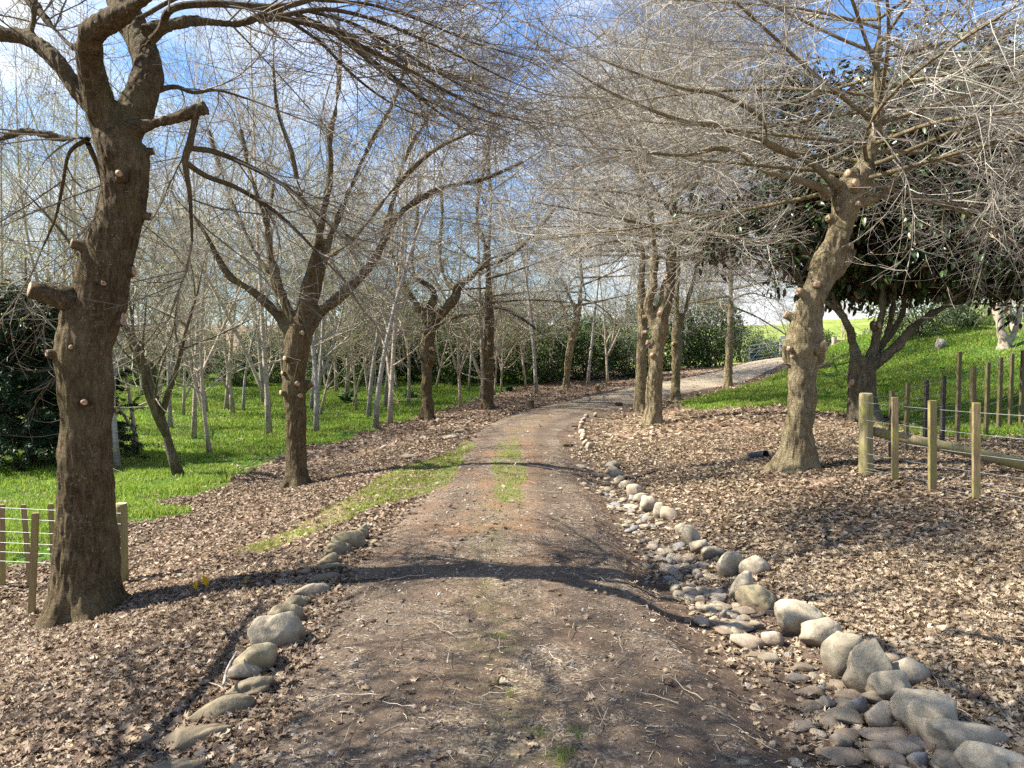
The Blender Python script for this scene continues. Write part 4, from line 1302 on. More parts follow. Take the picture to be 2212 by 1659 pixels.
# the next oak of the left row stands level with the camera, just outside the frame; its shade falls across the foreground
def near_oak():
    rng = np.random.default_rng(808)
    o0 = np.array([-5.2, 2.6, hz_(-5.2, 2.6)])
    root = empty('oak_tree', o0, 'bare oak of the left row beside the viewer, casting branch shade over the near track', 'tree', AVENUE)
    c = catmull([(*(o0 + np.array([dx, dy, z])), r) for dx, dy, z, r in ((0, 0, -0.1, 0.26), (0, 0, 0.3, 0.2), (0.05, 0, 1.6, 0.17), (0.0, 0.05, 2.8, 0.16), (0.1, 0.1, 3.8, 0.09), (0.15, 0.3, 5.5, 0.045), (0.1, 0.5, 8.0, 0.015))], 6)
    P, R = c[:, :3], c[:, 3]
    L = limbs_from_leader(P, R, 3.0, 7.8, 34, 3.3, 1.5, rng, 1.35, 0.6, 0.072, 0.0, 0.10)
    global PRUNED_SIDE
    PRUNED_SIDE = True
    L = [l for l in L if len(keep_clear(l[0][None], l[1][None])[0])]
    solid_trunk('trunk', [(P, R)] + L, M['bark_oak'], root, o0, 0.02, 0.03, o0[2], 9)
    crown_mesh(L, rng, None, L1=1.5, L2=0.7, L3=0.25, p1=4.5, p2=4, p3=3.5, thick=2.6, tropL=(0, 0, 0.02)).build('crown', [M['twig'], M['bud_brown']], root, False, o0)
    PRUNED_SIDE = False


near_oak()

# second on the left: the vase-shaped one
oak('vase-shaped oak with five spreading limbs and pale pruning cuts, second on the left', (640, 1052),
    [(641, 1085, 36), (641, 1050, 32), (640, 1000, 26), (640, 920, 24), (637, 850, 26), (637, 800, 27), (643, 755, 30), (645, 725, 32), (648, 700, 27)],
    [slim(q, 1.0) for q in [[(640, 740, 16), (612, 700, 14), (580, 660, 13), (540, 625, 12), (500, 600, 11), (472, 560, 10), (450, 515, 8), (420, 470, 6), (380, 430, 5)],
     [(640, 720, 14), (615, 650, 12), (596, 590, 11), (582, 540, 10), (575, 480, 8), (555, 420, 7), (535, 350, 6), (520, 280, 4)],
     [(648, 720, 18), (655, 660, 16), (668, 600, 13), (685, 530, 12), (700, 450, 10), (715, 370, 9), (712, 300, 7), (728, 220, 6), (735, 120, 4), (730, 30, 3)],
     [(655, 720, 15), (680, 640, 13), (700, 560, 11), (722, 490, 9), (760, 400, 7), (800, 310, 5), (850, 220, 4), (880, 130, 3)],
     [(655, 730, 17), (690, 680, 15), (745, 630, 14), (795, 580, 13), (825, 530, 11), (850, 480, 10), (890, 440, 8), (960, 405, 7), (1040, 388, 5), (1130, 350, 3)],
     [(825, 530, 9), (840, 470, 8), (858, 400, 7), (880, 330, 6), (920, 260, 5), (960, 190, 4)],
     [(600, 600, 8, .2), (560, 560, 7, .3), (520, 480, 6, .5), (480, 380, 5, .8), (450, 280, 4, 1.0)],
     [(690, 500, 7, -.2), (650, 420, 6, -.4), (630, 330, 5, -.6), (600, 240, 4, -.8), (590, 140, 3, -1.0)],
     [(700, 560, 8, -.1), (760, 520, 7, -.5), (840, 420, 6, -.9), (930, 330, 5, -1.2), (1030, 280, 3, -1.5)],
     [(640, 700, 9, .2), (610, 690, 8, .6), (590, 600, 7, 1.2), (580, 500, 5, 1.8), (590, 400, 4, 2.2)]]],
    12, M['bark_oak'], M['twig_pale'], 0.014,
    stubs=[(652, 725, 5, 0.04), (619, 777, 6, 0.03, 0.1), (642, 832, 6, 0.03), (608, 850, 6, 0.05, 0.1, None, -0.9), (647, 857, 6, 0.03), (613, 808, 5, 0.02, 0.1, None, -0.9), (690, 850, 7, 0.12, 0.6, None, 1.0)],
    crown=dict(dens=1.0, L1=1.6, L2=0.75, L3=0.27, p1=4.2, p2=5.5, p3=5.5, t0=0.3, tropL=(0, 0, 0.01), thick=1.1, buds=0.03), knob=0.03)

# third on the left: forked, dark
oak('dark oak with a burled trunk forking into a wide Y, third on the left', (924, 905),
    [(925, 925, 21), (924, 903, 18), (923, 860, 14), (921, 800, 14), (926, 775, 18), (922, 745, 17), (926, 715, 16), (925, 690, 14)],
    [[(922, 705, 12), (912, 680, 10), (895, 650, 9), (880, 632, 8), (862, 590, 6), (840, 540, 5), (800, 490, 4)],
     [(926, 700, 12), (928, 665, 10), (938, 640, 10), (928, 618, 7), (900, 600, 6), (890, 560, 5), (900, 480, 4), (905, 380, 3)],
     [(930, 705, 13), (950, 680, 12), (978, 650, 12), (990, 620, 11), (1020, 595, 9), (1044, 570, 8), (1048, 530, 6), (1030, 470, 5), (1040, 390, 4), (1060, 300, 3)],
     [(985, 630, 7), (960, 600, 6, .3), (950, 540, 5, .6), (955, 460, 4, 1.0), (950, 360, 3, 1.2)],
     [(1030, 580, 6), (1090, 560, 5, -.5), (1150, 510, 4, -1.0), (1200, 450, 3, -1.4)],
     [(900, 600, 5), (850, 560, 5, -.6), (790, 540, 4, -1.2), (740, 500, 3, -1.8)]],
    13, M['bark_oak'], M['twig'], 0.022,
    stubs=[(933, 757, 5, 0.05), (916, 775, 5, 0.08, 0.1, None, -0.9), (918, 695, 4, 0.05, 0.1, None, -0.8)],
    crown=dict(dens=0.95, L1=1.7, L2=0.85, L3=0.32, p1=4.6, p2=5.2, p3=5.0, t0=0.25, thick=1.15, tropL=(0, 0, 0.0)), knob=0.05)

# fourth on the left: straight leader
oak('straight slim oak keeping one leader, with twigs hanging low, fourth on the left', (1054, 882),
    [(1053, 900, 19), (1053, 880, 16), (1055, 820, 12), (1056, 760, 12), (1057, 690, 12), (1056, 655, 10), (1055, 560, 6), (1060, 440, 4), (1053, 320, 3), (1057, 250, 2), (1056, 205, 1)],
    [[(1055, 680, 5), (1035, 678, 5), (1010, 680, 4), (970, 690, 3), (930, 720, 2)], [(1058, 665, 5), (1090, 668, 4), (1130, 690, 3), (1170, 720, 2)]],
    14, M['bark_oak'], M['twig'], 0.022, leader=dict(z0=3.0, z1=11.5, n=34, Lb=3.0, Lt=0.9, low=1.62, high=0.5, rb=0.034, droop=-0.03),
    stubs=[(1057, 745, 3, 0.04), (1062, 775, 3, 0.03)],
    crown=dict(dens=1.0, L1=1.2, L2=0.65, L3=0.28, p1=4.6, p2=5.5, p3=5.0, thick=1.2, tropL=(0, 0, -0.005)), knob=0.03)

# fifth on the left, at the bend
oak('leaning forked oak standing past the bend, farthest along the left row', (1222, 838),
    [(1222, 850, 12), (1222, 838, 10), (1226, 800, 8.5), (1230, 760, 9), (1236, 730, 9), (1244, 700, 8), (1250, 670, 7), (1256, 600, 4), (1250, 500, 3), (1256, 400, 2), (1252, 320, 1.5)],
    [[(1234, 735, 6), (1226, 710, 5), (1222, 680, 4), (1205, 640, 3)], [(1245, 690, 5), (1238, 660, 5), (1230, 640, 4), (1210, 600, 3)]],
    15, M['bark_oak_pale'], M['twig_pale'], 0.03, leader=dict(z0=3.4, z1=10.5, n=32, Lb=4.2, Lt=1.0, low=1.6, high=0.5, rb=0.05, droop=-0.02),
    stubs=[(1236, 735, 3, 0.05)], crown=dict(dens=0.9, L1=1.7, L2=0.85, L3=0.38, p1=4.0, p2=4.6, p3=4.2, thick=1.5, tropL=(0, 0, -0.005)), knob=0.04)

# first on the right: pale, leaning right
oak('pale burled oak leaning to the right beside the wire fence, biggest on the right', (1722, 1015),
    [(1722, 1050, 58), (1722, 1015, 47), (1724, 960, 38), (1727, 900, 34), (1732, 840, 33), (1735, 790, 34), (1735, 755, 41), (1736, 725, 40), (1744, 690, 31), (1757, 650, 29), (1772, 610, 33), (1790, 565, 35), (1804, 530, 31), (1816, 485, 28),
     (1830, 440, 33), (1838, 405, 32), (1858, 375, 26), (1880, 330, 18), (1893, 280, 18), (1898, 220, 16), (1893, 150, 11), (1899, 60, 8), (1888, -40, 6), (1900, -150, 5), (1890, -260, 4), (1900, -340, 2)],
    [[(1835, 410, 17, -.05), (1800, 395, 13, -.1), (1765, 365, 11, -.1), (1735, 345, 11, -.1), (1690, 325, 11, -.15), (1645, 303, 9, -.2), (1600, 290, 7, -.2), (1545, 270, 6, -.3), (1480, 262, 5, -.4), (1400, 235, 4, -.5), (1320, 200, 3, -.6), (1250, 160, 2, -.7)],
     [(1790, 425, 14, -.1), (1770, 405, 11, -.15), (1740, 395, 9, -.2), (1690, 380, 8, -.3), (1640, 365, 8, -.4), (1600, 335, 7, -.5), (1550, 320, 6, -.6), (1480, 335, 4, -.8), (1400, 330, 3, -1.0)],
     [(1850, 440, 18, .05), (1885, 430, 14, .1), (1915, 415, 13, .1), (1935, 385, 9, .2), (2000, 350, 7, .5), (2100, 330, 5, .8), (2200, 300, 4, 1.0)],
     [(1655, 305, 7, -.2), (1655, 275, 6, -.2), (1640, 250, 6, -.2), (1600, 225, 5, -.2), (1540, 200, 5, -.2), (1470, 190, 4, -.2), (1380, 160, 3, -.2), (1300, 130, 2, -.2)]],
    16, M['bark_oak_pale'], M['twig_pale'], 0.014,
    flutes=[[(1705, 790, 14), (1706, 755, 20), (1716, 715, 20), (1730, 675, 17), (1750, 640, 16, -.05), (1770, 600, 14, -.05)], [(1768, 790, 12), (1766, 755, 18, -.03), (1760, 720, 18, -.06), (1766, 680, 16, -.06), (1776, 640, 14, -.05)],
            [(1800, 600, 15), (1822, 570, 16), (1838, 545, 14), (1846, 536, 12)], [(1780, 590, 14, -.05), (1790, 545, 16, -.08), (1800, 505, 14, -.08), (1806, 480, 13, -.05)]],
    leader=dict(z0=3.7, z1=9.0, n=56, Lb=4.4, Lt=1.6, low=1.55, high=0.7, rb=0.03, droop=-0.02),
    stubs=[(1795, 478, 9, 0.04), (1813, 462, 5, 0.05), (1850, 452, 6, 0.03), (1765, 622, 8, 0.03), (1748, 645, 9, 0.12, 0.3, None, -0.7), (1850, 538, 8, 0.04, 0.1, None, 0.95), (1712, 700, 9, 0.1, 0.5, None, -1.0), (1710, 760, 6, 0.05),
           (1715, 775, 5, 0.04), (1780, 756, 12, 0.05, 0.2, None, 0.95), (1895, 385, 8, 0.03), (1837, 383, 10, 0.04), (1845, 410, 10, 0.05), (1785, 410, 7, 0.25, 0.1, None, -0.9)],
    crown=dict(dens=1.0, L1=1.8, L2=0.8, L3=0.28, p1=4.0, p2=5.0, p3=5.2, thick=1.15, tropL=(0, 0, 0.012), buds=0.03, t0=0.2, wander=0.12), knob=0.045)

# second and third on the right stand close together
oak('forked oak with many pruning knobs, front one of the close pair right of the track', (1412, 917),
    [(1412, 940, 30), (1412, 915, 24), (1413, 860, 20), (1416, 800, 19), (1418, 760, 19), (1424, 715, 20), (1430, 680, 19), (1440, 640, 17), (1448, 590, 15), (1452, 540, 12), (1458, 470, 8), (1450, 400, 6), (1463, 300, 4.5), (1455, 200, 3), (1468, 100, 1.5)],
    [[(1420, 720, 14), (1408, 690, 13), (1400, 660, 13), (1408, 630, 12), (1412, 600, 11), (1414, 550, 10), (1406, 470, 6), (1385, 390, 5), (1350, 310, 4), (1330, 220, 2)]],
    17, M['bark_oak_pale'], M['twig_pale'], 0.02, leader=dict(z0=4.0, z1=9.5, n=44, Lb=3.9, Lt=1.0, low=1.5, high=0.5, rb=0.04, droop=-0.03),
    stubs=[(1425, 545, 5, 0.05), (1440, 605, 4, 0.03), (1427, 680, 6, 0.05), (1402, 745, 6, 0.06, 0.2, None, -0.95), (1410, 770, 5, 0.05), (1435, 730, 4, 0.04, 0.1, None, 0.9), (1440, 600, 4, 0.03)],
    crown=dict(dens=1.05, L1=1.6, L2=0.75, L3=0.3, p1=4.4, p2=5.4, p3=5.2, thick=1.15, tropL=(0, 0, -0.015)), knob=0.04)
oak('straight grey oak half hidden behind the forked oak, rear one of the close pair', (1382, 888),
    [(1382, 905, 19), (1382, 885, 16), (1384, 820, 14), (1387, 740, 13), (1388, 680, 13), (1385, 620, 10), (1388, 540, 7), (1380, 450, 5), (1390, 350, 4), (1380, 250, 2.5), (1388, 160, 1.2)], [],
    18, M['bark_oak_pale'], M['twig_pale'], 0.022, leader=dict(z0=4.1, z1=9.5, n=36, Lb=3.7, Lt=1.0, low=1.5, high=0.5, rb=0.04, droop=-0.03),
    stubs=[(1395, 687, 4, 0.04), (1396, 720, 4, 0.04)], crown=dict(dens=1.0, L1=1.6, L2=0.75, L3=0.32, p1=4.2, p2=5.2, p3=5.0, thick=1.25, tropL=(0, 0, -0.015)), knob=0.03)
oak('short-boled knobbly oak right of the close pair', (1458, 866),
    [(1458, 880, 16), (1458, 865, 13), (1460, 820, 11), (1462, 770, 12), (1463, 740, 13), (1462, 700, 10), (1462, 640, 7), (1467, 540, 5), (1460, 430, 4), (1468, 330, 2.5), (1462, 230, 1.5)],
    [[(1462, 735, 7), (1473, 700, 6), (1482, 660, 5), (1500, 600, 4), (1520, 520, 3)]],
    19, M['bark_oak_pale'], M['twig_pale'], 0.026, leader=dict(z0=4.2, z1=10, n=34, Lb=3.7, Lt=1.0, low=1.5, high=0.5, rb=0.045, droop=-0.03),
    stubs=[(1455, 745, 4, 0.05)], crown=dict(dens=1.0, L1=1.6, L2=0.8, L3=0.34, p1=4.2, p2=4.8, p3=4.6, thick=1.35, tropL=(0, 0, -0.015)), knob=0.05)
oak('slender upright oak by the pale far stretch of track, farthest on the right', (1572, 836),
    [(1572, 848, 14), (1572, 836, 12), (1574, 790, 10), (1576, 740, 9.5), (1578, 690, 9), (1578, 640, 7), (1581, 560, 5), (1576, 460, 3.5), (1582, 350, 2.5), (1578, 280, 1.2)], [],
    20, M['bark_oak_pale'], M['twig_pale'], 0.03, leader=dict(z0=3.1, z1=10.5, n=38, Lb=4.3, Lt=1.0, low=1.6, high=0.5, rb=0.04, droop=-0.03),
    crown=dict(dens=0.95, L1=1.7, L2=0.85, L3=0.38, p1=4.0, p2=4.6, p3=4.4, thick=1.6, tropL=(0, 0, -0.015)), knob=0.03)


# ------------------------------------------------------------------ the grove of birches
def birch_parts(seed, height, trunks, rad, buds, dens=1.0, thick=2.0, crooked=0.07, sep=0.35):
    """mesh data for one kind of birch: a pale stem (or several) and a fine twiggy crown, base at the origin"""
    rng = np.random.default_rng(seed)
    polys, limbs = [], []
    for k in range(trunks):
        z0 = 0.0 if k == 0 else rng.uniform(0.5, 1.3)
        st = np.array([[0, 0, 0.0]]) if k == 0 else polys[0][0][int(np.argmin(np.abs(polys[0][0][:, 2] - z0)))][None]
        a = rng.random() * 6.28
        d = np.array([[math.cos(a) * sep * (k > 0) * 1.6, math.sin(a) * sep * (k > 0) * 1.6, 1.0]]) + rng.normal(0, 0.06, (1, 3))
        h = height * (1 if k == 0 else rng.uniform(0.6, 0.9)) - z0
        P, R = grow(st, d, np.array([h]), np.array([rad * (1 if k == 0 else 0.75)]), 14, crooked, (0, 0, 0.10), rng, 0.1)
        R = R * np.concatenate([[1.35, 1.08], np.ones(13)])[None] if k == 0 else R
        polys.append((P[0], R[0]))
        n = int(height * 1.5)
        limbs += limbs_from_leader(P[0], R[0], z0 + height * 0.16, z0 + h * 0.97, n, height * 0.26, height * 0.09, rng, 1.05, 0.45, rad * 0.42, 0.03, 0.08)
        limbs.append(resample(P[0][8:], R[0][8:], 9))
    mt = MB()
    for P, R in polys: tubes(mt, P[None], R[None], 9, cap=True)
    for P, R in limbs:
        if R[0] > 0.012: tubes(mt, P[None], R[None], 5)
    mc = crown_mesh(limbs, rng, None, dens=dens, L1=1.15, L2=0.6, L3=0.3, thick=thick, tropL=(0, 0, 0.05), t0=0.1, buds=buds, planar=0.2, p1=3.0, p2=3.8, p3=3.6, a1=0.65, mul=0.95)
    return mt, mc


_cam_keep = CAMP
CAMP = np.array([0, 0, -500.0])
BM = []
for i, (h, tr, r, b) in enumerate([(8.0, 2, 0.055, 0.5), (9.0, 2, 0.060, 0.7), (7.5, 3, 0.055, 0.35), (10.0, 1, 0.056, 0.8), (7.5, 3, 0.052, 0.6), (5.6, 4, 0.085, 0.1)]):
    mt, mc = birch_parts(100 + i, h, tr, r, b, 1.0, 1.3, 0.05 if i != 5 else 0.13, 0.35 if i != 5 else 0.5)
    bk = M['bark_grey'] if i == 5 else M['bark_birch'] if i % 3 else M['bark_birch_grey']
    t = mt.build('trunk', [bk], None, True, link=False); c = mc.build('crown', [M['twig_birch'], M['bud']], None, False, link=False)
    BM.append((t.data, c.data))
CAMP = _cam_keep


def birch(px, py, kind, scale, rot, label, group='birches of the grove', at=None, zs=1.0):
    g = G(px, py) if at is None else np.array([at[0], at[1], 0])
    root = empty('birch_tree', (g[0], g[1], hz_(g[0], g[1]) - 0.03), label, 'tree', group)
    root.rotation_euler = (0, 0, rot); root.scale = (scale, scale, scale * zs)
    for nm, me in zip(('trunk', 'crown'), BM[kind]):
        o = bpy.data.objects.new(nm, me); C.objects.link(o); o.parent = root
    return root


NEARB = [(297, 978, 1, 0.8, 0.5, 'pale birch dividing low into two stems, just right of the thick oak'), (388, 1028, 5, 0.95, 2.2, 'crooked many-limbed dark grey birch, nearest of the grove'),
         (453, 980, 2, 0.85, 4.0, 'pale birch just right of the crooked many-limbed one'), (254, 1010, 0, 1.0, 1.0, 'grey birch touching the right edge of the thick oak'),
         (336, 900, 3, 0.9, 2.0, 'single-stemmed birch between the two-stemmed one and the crooked one, its foot in bright grass'), (396, 897, 1, 0.8, 3.0, 'twin-stemmed thin birch behind the crooked one'), (447, 893, 3, 0.8, 5.0, 'straight thin birch far behind, right of the crooked one'),
         (504, 895, 1, 1.05, 0.3, 'stout twin birch midway between the thick oak and the vase-shaped oak'), (526, 890, 3, 0.85, 1.3, 'thin birch right against the stout twin one'), (584, 880, 2, 0.9, 2.6, 'birch standing just left of the vase-shaped oak trunk'),
         (692, 894, 4, 0.8, 0.0, 'birch slanting to the right, just right of the vase-shaped oak trunk', 0.2), (683, 872, 0, 0.85, 4.4, 'thin birch behind the slanting one right of the vase-shaped oak'), (752, 855, 4, 0.8, 1.0, 'birch with a dark weed at its foot, between second and third left oaks'),
         (770, 886, 1, 0.75, 2.0, 'birch nearest the leaves between second and third left oaks'), (797, 858, 2, 0.75, 3.0, 'dividing birch just behind and right of the one nearest the leaves'), (817, 850, 1, 0.75, 4.2, 'Y-shaped small birch in mid lawn left of a green weed'),
         (857, 842, 3, 0.85, 5.5, 'tall straight single birch left of the burled oak'), (942, 838, 4, 0.85, 0.0, 'birch slanting to the right directly beside the burled oak trunk', 0.18), (957, 812, 0, 0.8, 1.9, 'faint thin birch behind the slanting one beside the burled oak'),
         (1012, 843, 3, 0.75, 2.9, 'single birch stem midway between burled and slim oaks'), (1037, 862, 1, 0.75, 3.7, 'twin birch touching the slim oak on its left'), (1068, 856, 2, 0.7, 4.9, 'dividing birch touching the slim oak on its right'),
         (1083, 842, 4, 0.75, 5.7, 'small birch a step right of the slim oak'), (1087, 814, 0, 0.8, 0.2, 'farther thin birch right of the slim oak'), (1136, 843, 1, 0.8, 1.2, 'pale twin birch at the leaves midway between slim oak and bend oak'),
         (1150, 826, 3, 0.75, 2.2, 'thin single birch just right of the midway twin one'), (1160, 803, 0, 0.8, 3.2, 'thin birch farther back, behind the midway twin one'), (1213, 806, 2, 0.8, 4.2, 'birch touching the left of the leaning bend oak'),
         (1290, 776, 1, 0.8, 0.0, 'birch leaning left, first of three beyond the bend oak', -0.15), (1305, 793, 4, 0.75, 0.8, 'dividing birch nearest the leaves beyond the bend oak'), (1323, 777, 3, 0.8, 1.8, 'thin upright birch, last of three beyond the bend oak')]
for b in NEARB:
    r_ = birch(*b[:6])
    if len(b) > 6: r_.rotation_euler = (0, b[6], 0)
brng = np.random.default_rng(3)
LABF = 'one of the tall thin birches crowding the back of the grove'
n = 0
taken = [G(b[0], b[1])[:2] for b in NEARB]
while n < 54:
    y = brng.uniform(13, 39); px = brng.uniform(-150, 1330)
    x = (px - CX) / FPX * y
    if x > pcx(y) - 4.5 or min(np.hypot(x - t[0], y - t[1]) for t in taken) < 0.8: continue
    if px > 150 and y < 20: continue
    if px < 130 and y < 17: continue
    taken.append((x, y))
    birch(0, 0, [0, 1, 3, 3, 4, 2][n % 6], brng.uniform(0.95, 1.3), brng.random() * 6.28, LABF, 'tall birches at the back of the grove', (x, y), brng.uniform(1.0, 1.25))
    n += 1
# short pale dead stem
mb = MB(); g = G(1265, 800)
P = np.array([g + np.array([0, 0, 0]), g + np.array([-0.02, 0, 0.4]), g + np.array([0.03, 0, 0.75]), g + np.array([0.1, 0, 1.05])]); c = catmull(P, 5)
tubes(mb, c[None], np.linspace(0.075, 0.055, len(c))[None], 10, cap=True)
tag(mb.build('dead_stem', [M['bark_birch']], None, True, g), 'short broken-off whitish stem beyond the leaning bend oak', 'stump').location = [float(v) for v in g]


# ------------------------------------------------------------------ leafy things
def leaf_cloud(mb, centers, per, spread, size, rng, kind='ell', out_from=None, mat=0, nt=5):
    c = np.repeat(centers, per, axis=0); n = len(c)
    d = norm(rng.normal(0, 1, (n, 3)) + (0 if out_from is None else norm(c - out_from) * 0.9))
    P = c + d * (rng.random(n) ** 0.6 * spread)[:, None]
    place(mb, leaf_templates(kind, nt, rng), P, frame_from(d + rng.normal(0, 0.35, (n, 3)) + np.array([0, 0, -0.15]), rng), rng.uniform(*size, n), mat)
    return P


def ellipsoid_pts(c, r, n, rng, shell=0.55):
    d = norm(rng.normal(0, 1, (n, 3)))
    k = shell + (1 - shell) * rng.random(n) ** 0.8
    return np.asarray(c) + d * np.asarray(r) * k[:, None]


def magnolia():
    rng = np.random.default_rng(91)
    g = G(1866, 905); D = float(g[1]); o0 = np.array([g[0], g[1], hz_(g[0], g[1])])
    root = empty('evergreen_tree', o0, 'dark glossy evergreen tree with many stout limbs behind the pale burled oak', 'tree')
    limbs = [[(1868, 935, 52), (1866, 905, 42), (1862, 850, 36), (1862, 800, 34), (1866, 770, 34)],
             [(1860, 800, 22), (1848, 765, 20), (1838, 720, 17), (1825, 690, 15), (1800, 665, 13), (1765, 640, 11), (1715, 600, 9), (1660, 560, 7), (1600, 520, 5), (1540, 490, 4)],
             [(1858, 790, 16, .2), (1842, 740, 13, .3), (1825, 690, 11, .4), (1800, 640, 9, .5), (1790, 560, 8, .6), (1780, 470, 6, .8)],
             [(1868, 790, 22), (1886, 755, 19), (1895, 715, 17), (1905, 680, 14), (1908, 630, 12), (1912, 560, 11), (1908, 470, 9), (1915, 360, 7), (1920, 250, 5)],
             [(1872, 790, 20, .2), (1900, 750, 18, .3), (1928, 715, 15, .4), (1948, 680, 13, .4), (1958, 630, 12, .4), (1970, 560, 11, .5), (1982, 470, 9, .6), (1990, 350, 7, .7), (1990, 220, 5, .8)],
             [(1905, 745, 13, .3), (1925, 690, 12, .2), (1935, 620, 10, .1), (1945, 540, 9, 0), (1940, 440, 7, -.1)],
             [(1874, 800, 26), (1905, 775, 22), (1940, 745, 19), (1965, 715, 16), (1995, 690, 14), (2035, 665, 13), (2080, 640, 11), (2130, 600, 9), (2190, 540, 7), (2260, 470, 5)],
             [(2035, 665, 9, -.2), (2100, 610, 8, -.4), (2170, 540, 7, -.6), (2240, 430, 5, -.8)],
             [(1958, 620, 8, .4), (2010, 540, 7, .6), (2070, 440, 6, .8), (2130, 330, 5, 1)]]
    polys = [trunk_poly(slim(l, 0.88 if i == 0 else 0.66), D) for i, l in enumerate(limbs)]
    solid_trunk('trunk', polys, M['bark_grey'], root, o0, 0.018, 0.04, o0[2], 5)
    for s in ((1793 + 100, 708, 6, 0.05), (1832, 708, 6, 0.05, 0.3, None, -0.9)):
        pass
    mb = MB()
    br = []
    for P, R in polys[1:]: br.append(resample(P, R, 9))
    P = np.stack([a for a, b in br]); R = np.stack([b for a, b in br])
    p, d, L, r = kids(P, R, 5, 0.35, 1, 0.8, 0.3, 1.3, 0.3, rng, 0.3, 0.3, 0.5, 0.006, 0.03)
    A, AR = grow(p, d, L, r, 6, 0.12, (0, 0, 0.04), rng, 0.3)
    tubes(mb, A, AR, 5, mat=1)
    ells = [(W(1960, 380, D + 0.6), (3.0, 2.6, 2.2), 420), (W(2180, 420, D + 0.6), (2.4, 2.4, 1.75), 330), (W(2060, 230, D + 1.0), (2.2, 2.0, 1.6), 130), (W(1760, 470, D + 0.8), (1.0, 1.2, 0.9), 100), (W(1850, 590, D + 1.2), (1.2, 1.4, 0.45), 110), (W(1580, 480, D + 0.2), (0.55, 0.5, 0.32), 14),
            (W(2010, 570, D + 0.6), (2.0, 1.9, 0.5), 330), (W(2120, 480, D - 0.9), (1.6, 1.0, 0.9), 220), (W(1930, 470, D + 1.4), (1.6, 1.0, 0.9), 200), (W(2190, 570, D + 0.4), (1.3, 1.6, 0.55), 170), (W(2330, 520, D), (1.6, 2.2, 1.3), 170), (W(1700, 250, D + 1.0), (1.2, 1.2, 1.2), 60)]
    cs = np.vstack([ellipsoid_pts(c, r, n, rng, 0.35) for c, r, n in ells])
    cs = np.vstack([cs, A[:, -1]])
    leaf_cloud(mb, cs, 36, 0.42, (0.13, 0.215), rng, 'ell', None, 0)
    mb.build('crown', [M['magnolia_leaf'], M['bark_grey']], root, True, o0)
    for (px, py, r) in ((1892, 708, 7), (1845, 830, 8)):
        stub(root, o0, polys[0][0], polys[0][1], px, py, r, D, 0.06, bark_m=M['bark_grey'])


magnolia()


def conifer():
    rng = np.random.default_rng(45)
    g = np.array([*(G(60, 1005)[:2]), 0]); g[1] = max(g[1], 9.5); g[0] = (62 - CX) / FPX * g[1]
    o0 = np.array([g[0], g[1], hz_(g[0], g[1])])
    root = empty('conifer_tree', o0, 'dark green conifer with sweeping fronds at the left edge behind the thick oak', 'tree')
    P = np.array([o0 + np.array([0, 0, z]) for z in np.linspace(-0.1, 4.3, 10)]); R = np.linspace(0.12, 0.02, 10)
    mt = MB(); tubes(mt, P[None], R[None], 10, cap=True); mt.build('trunk', [M['bark_oak']], root, True, o0)
    limbs = []
    mb = MB()
    n = 230
    z = np.sort(0.35 + 3.3 * rng.random(n) ** 1.2) + o0[2]
    a = np.arange(n) * 2.399 + rng.normal(0, 0.3, n)
    L = 2.2 * (1 - 0.6 * (z - o0[2]) / 4.0) * rng.uniform(0.8, 1.15, n)
    d = np.stack([np.cos(a), np.sin(a), np.full(n, 0.12)], 1)
    A, AR = grow(np.stack([np.full(n, o0[0]), np.full(n, o0[1]), z], 1), d, L, np.full(n, 0.022), 8, 0.05, (0, 0, -0.045), rng, 0.3)
    tubes(mb, A, AR, 5, mat=1)
    p, d, L, r = kids(A, AR, 9, 0.12, 1, 0.85, 0.15, 0.55, 0.25, rng, 0.95, 0.5, 0.5, 0.004, 0.008)
    B, BR = grow(p, d, L, r, 5, 0.06, (0, 0, -0.04), rng, 0.4)
    B = np.concatenate([B, resample_many(A, 6)]); BR = np.concatenate([BR, np.full((len(A), 6), 0.01)])
    tubes(mb, B, BR, 3, mat=1)
    # needles: flattish sprays
    per = 60
    q = rng.random((len(B), per)) * 5; k = np.minimum(q.astype(int), 4); fr = (q - k)[..., None]
    bi = np.arange(len(B))[:, None]
    s = (B[bi, k] * (1 - fr) + B[bi, k + 1] * fr).reshape(-1, 3)
    T = norm(B[bi, k + 1] - B[bi, k]).reshape(-1, 3)
    m = len(s)
    dd = norm(T * 0.8 + norm(np.cross(T, rng.normal(0, 1, (m, 3)))) * 0.9 + np.array([0, 0, -0.1]))
    e = s + dd * rng.uniform(0.05, 0.11, m)[:, None]
    w = norm(np.cross(dd, rng.normal(0, 1, (m, 3)))) * 0.012
    mb.add(np.stack([s - w, s + w, e], 1).reshape(-1, 3), np.arange(m * 3).reshape(-1, 3), 0)
    mb.build('crown', [M['conifer'], M['bark_oak']], root, False, o0)


def resample_many(A, K_):
    idx = np.linspace(0, A.shape[1] - 1, K_); k = np.minimum(idx.astype(int), A.shape[1] - 2); f = (idx - k)[None, :, None]
    return A[:, k] * (1 - f) + A[:, k + 1] * f


conifer()


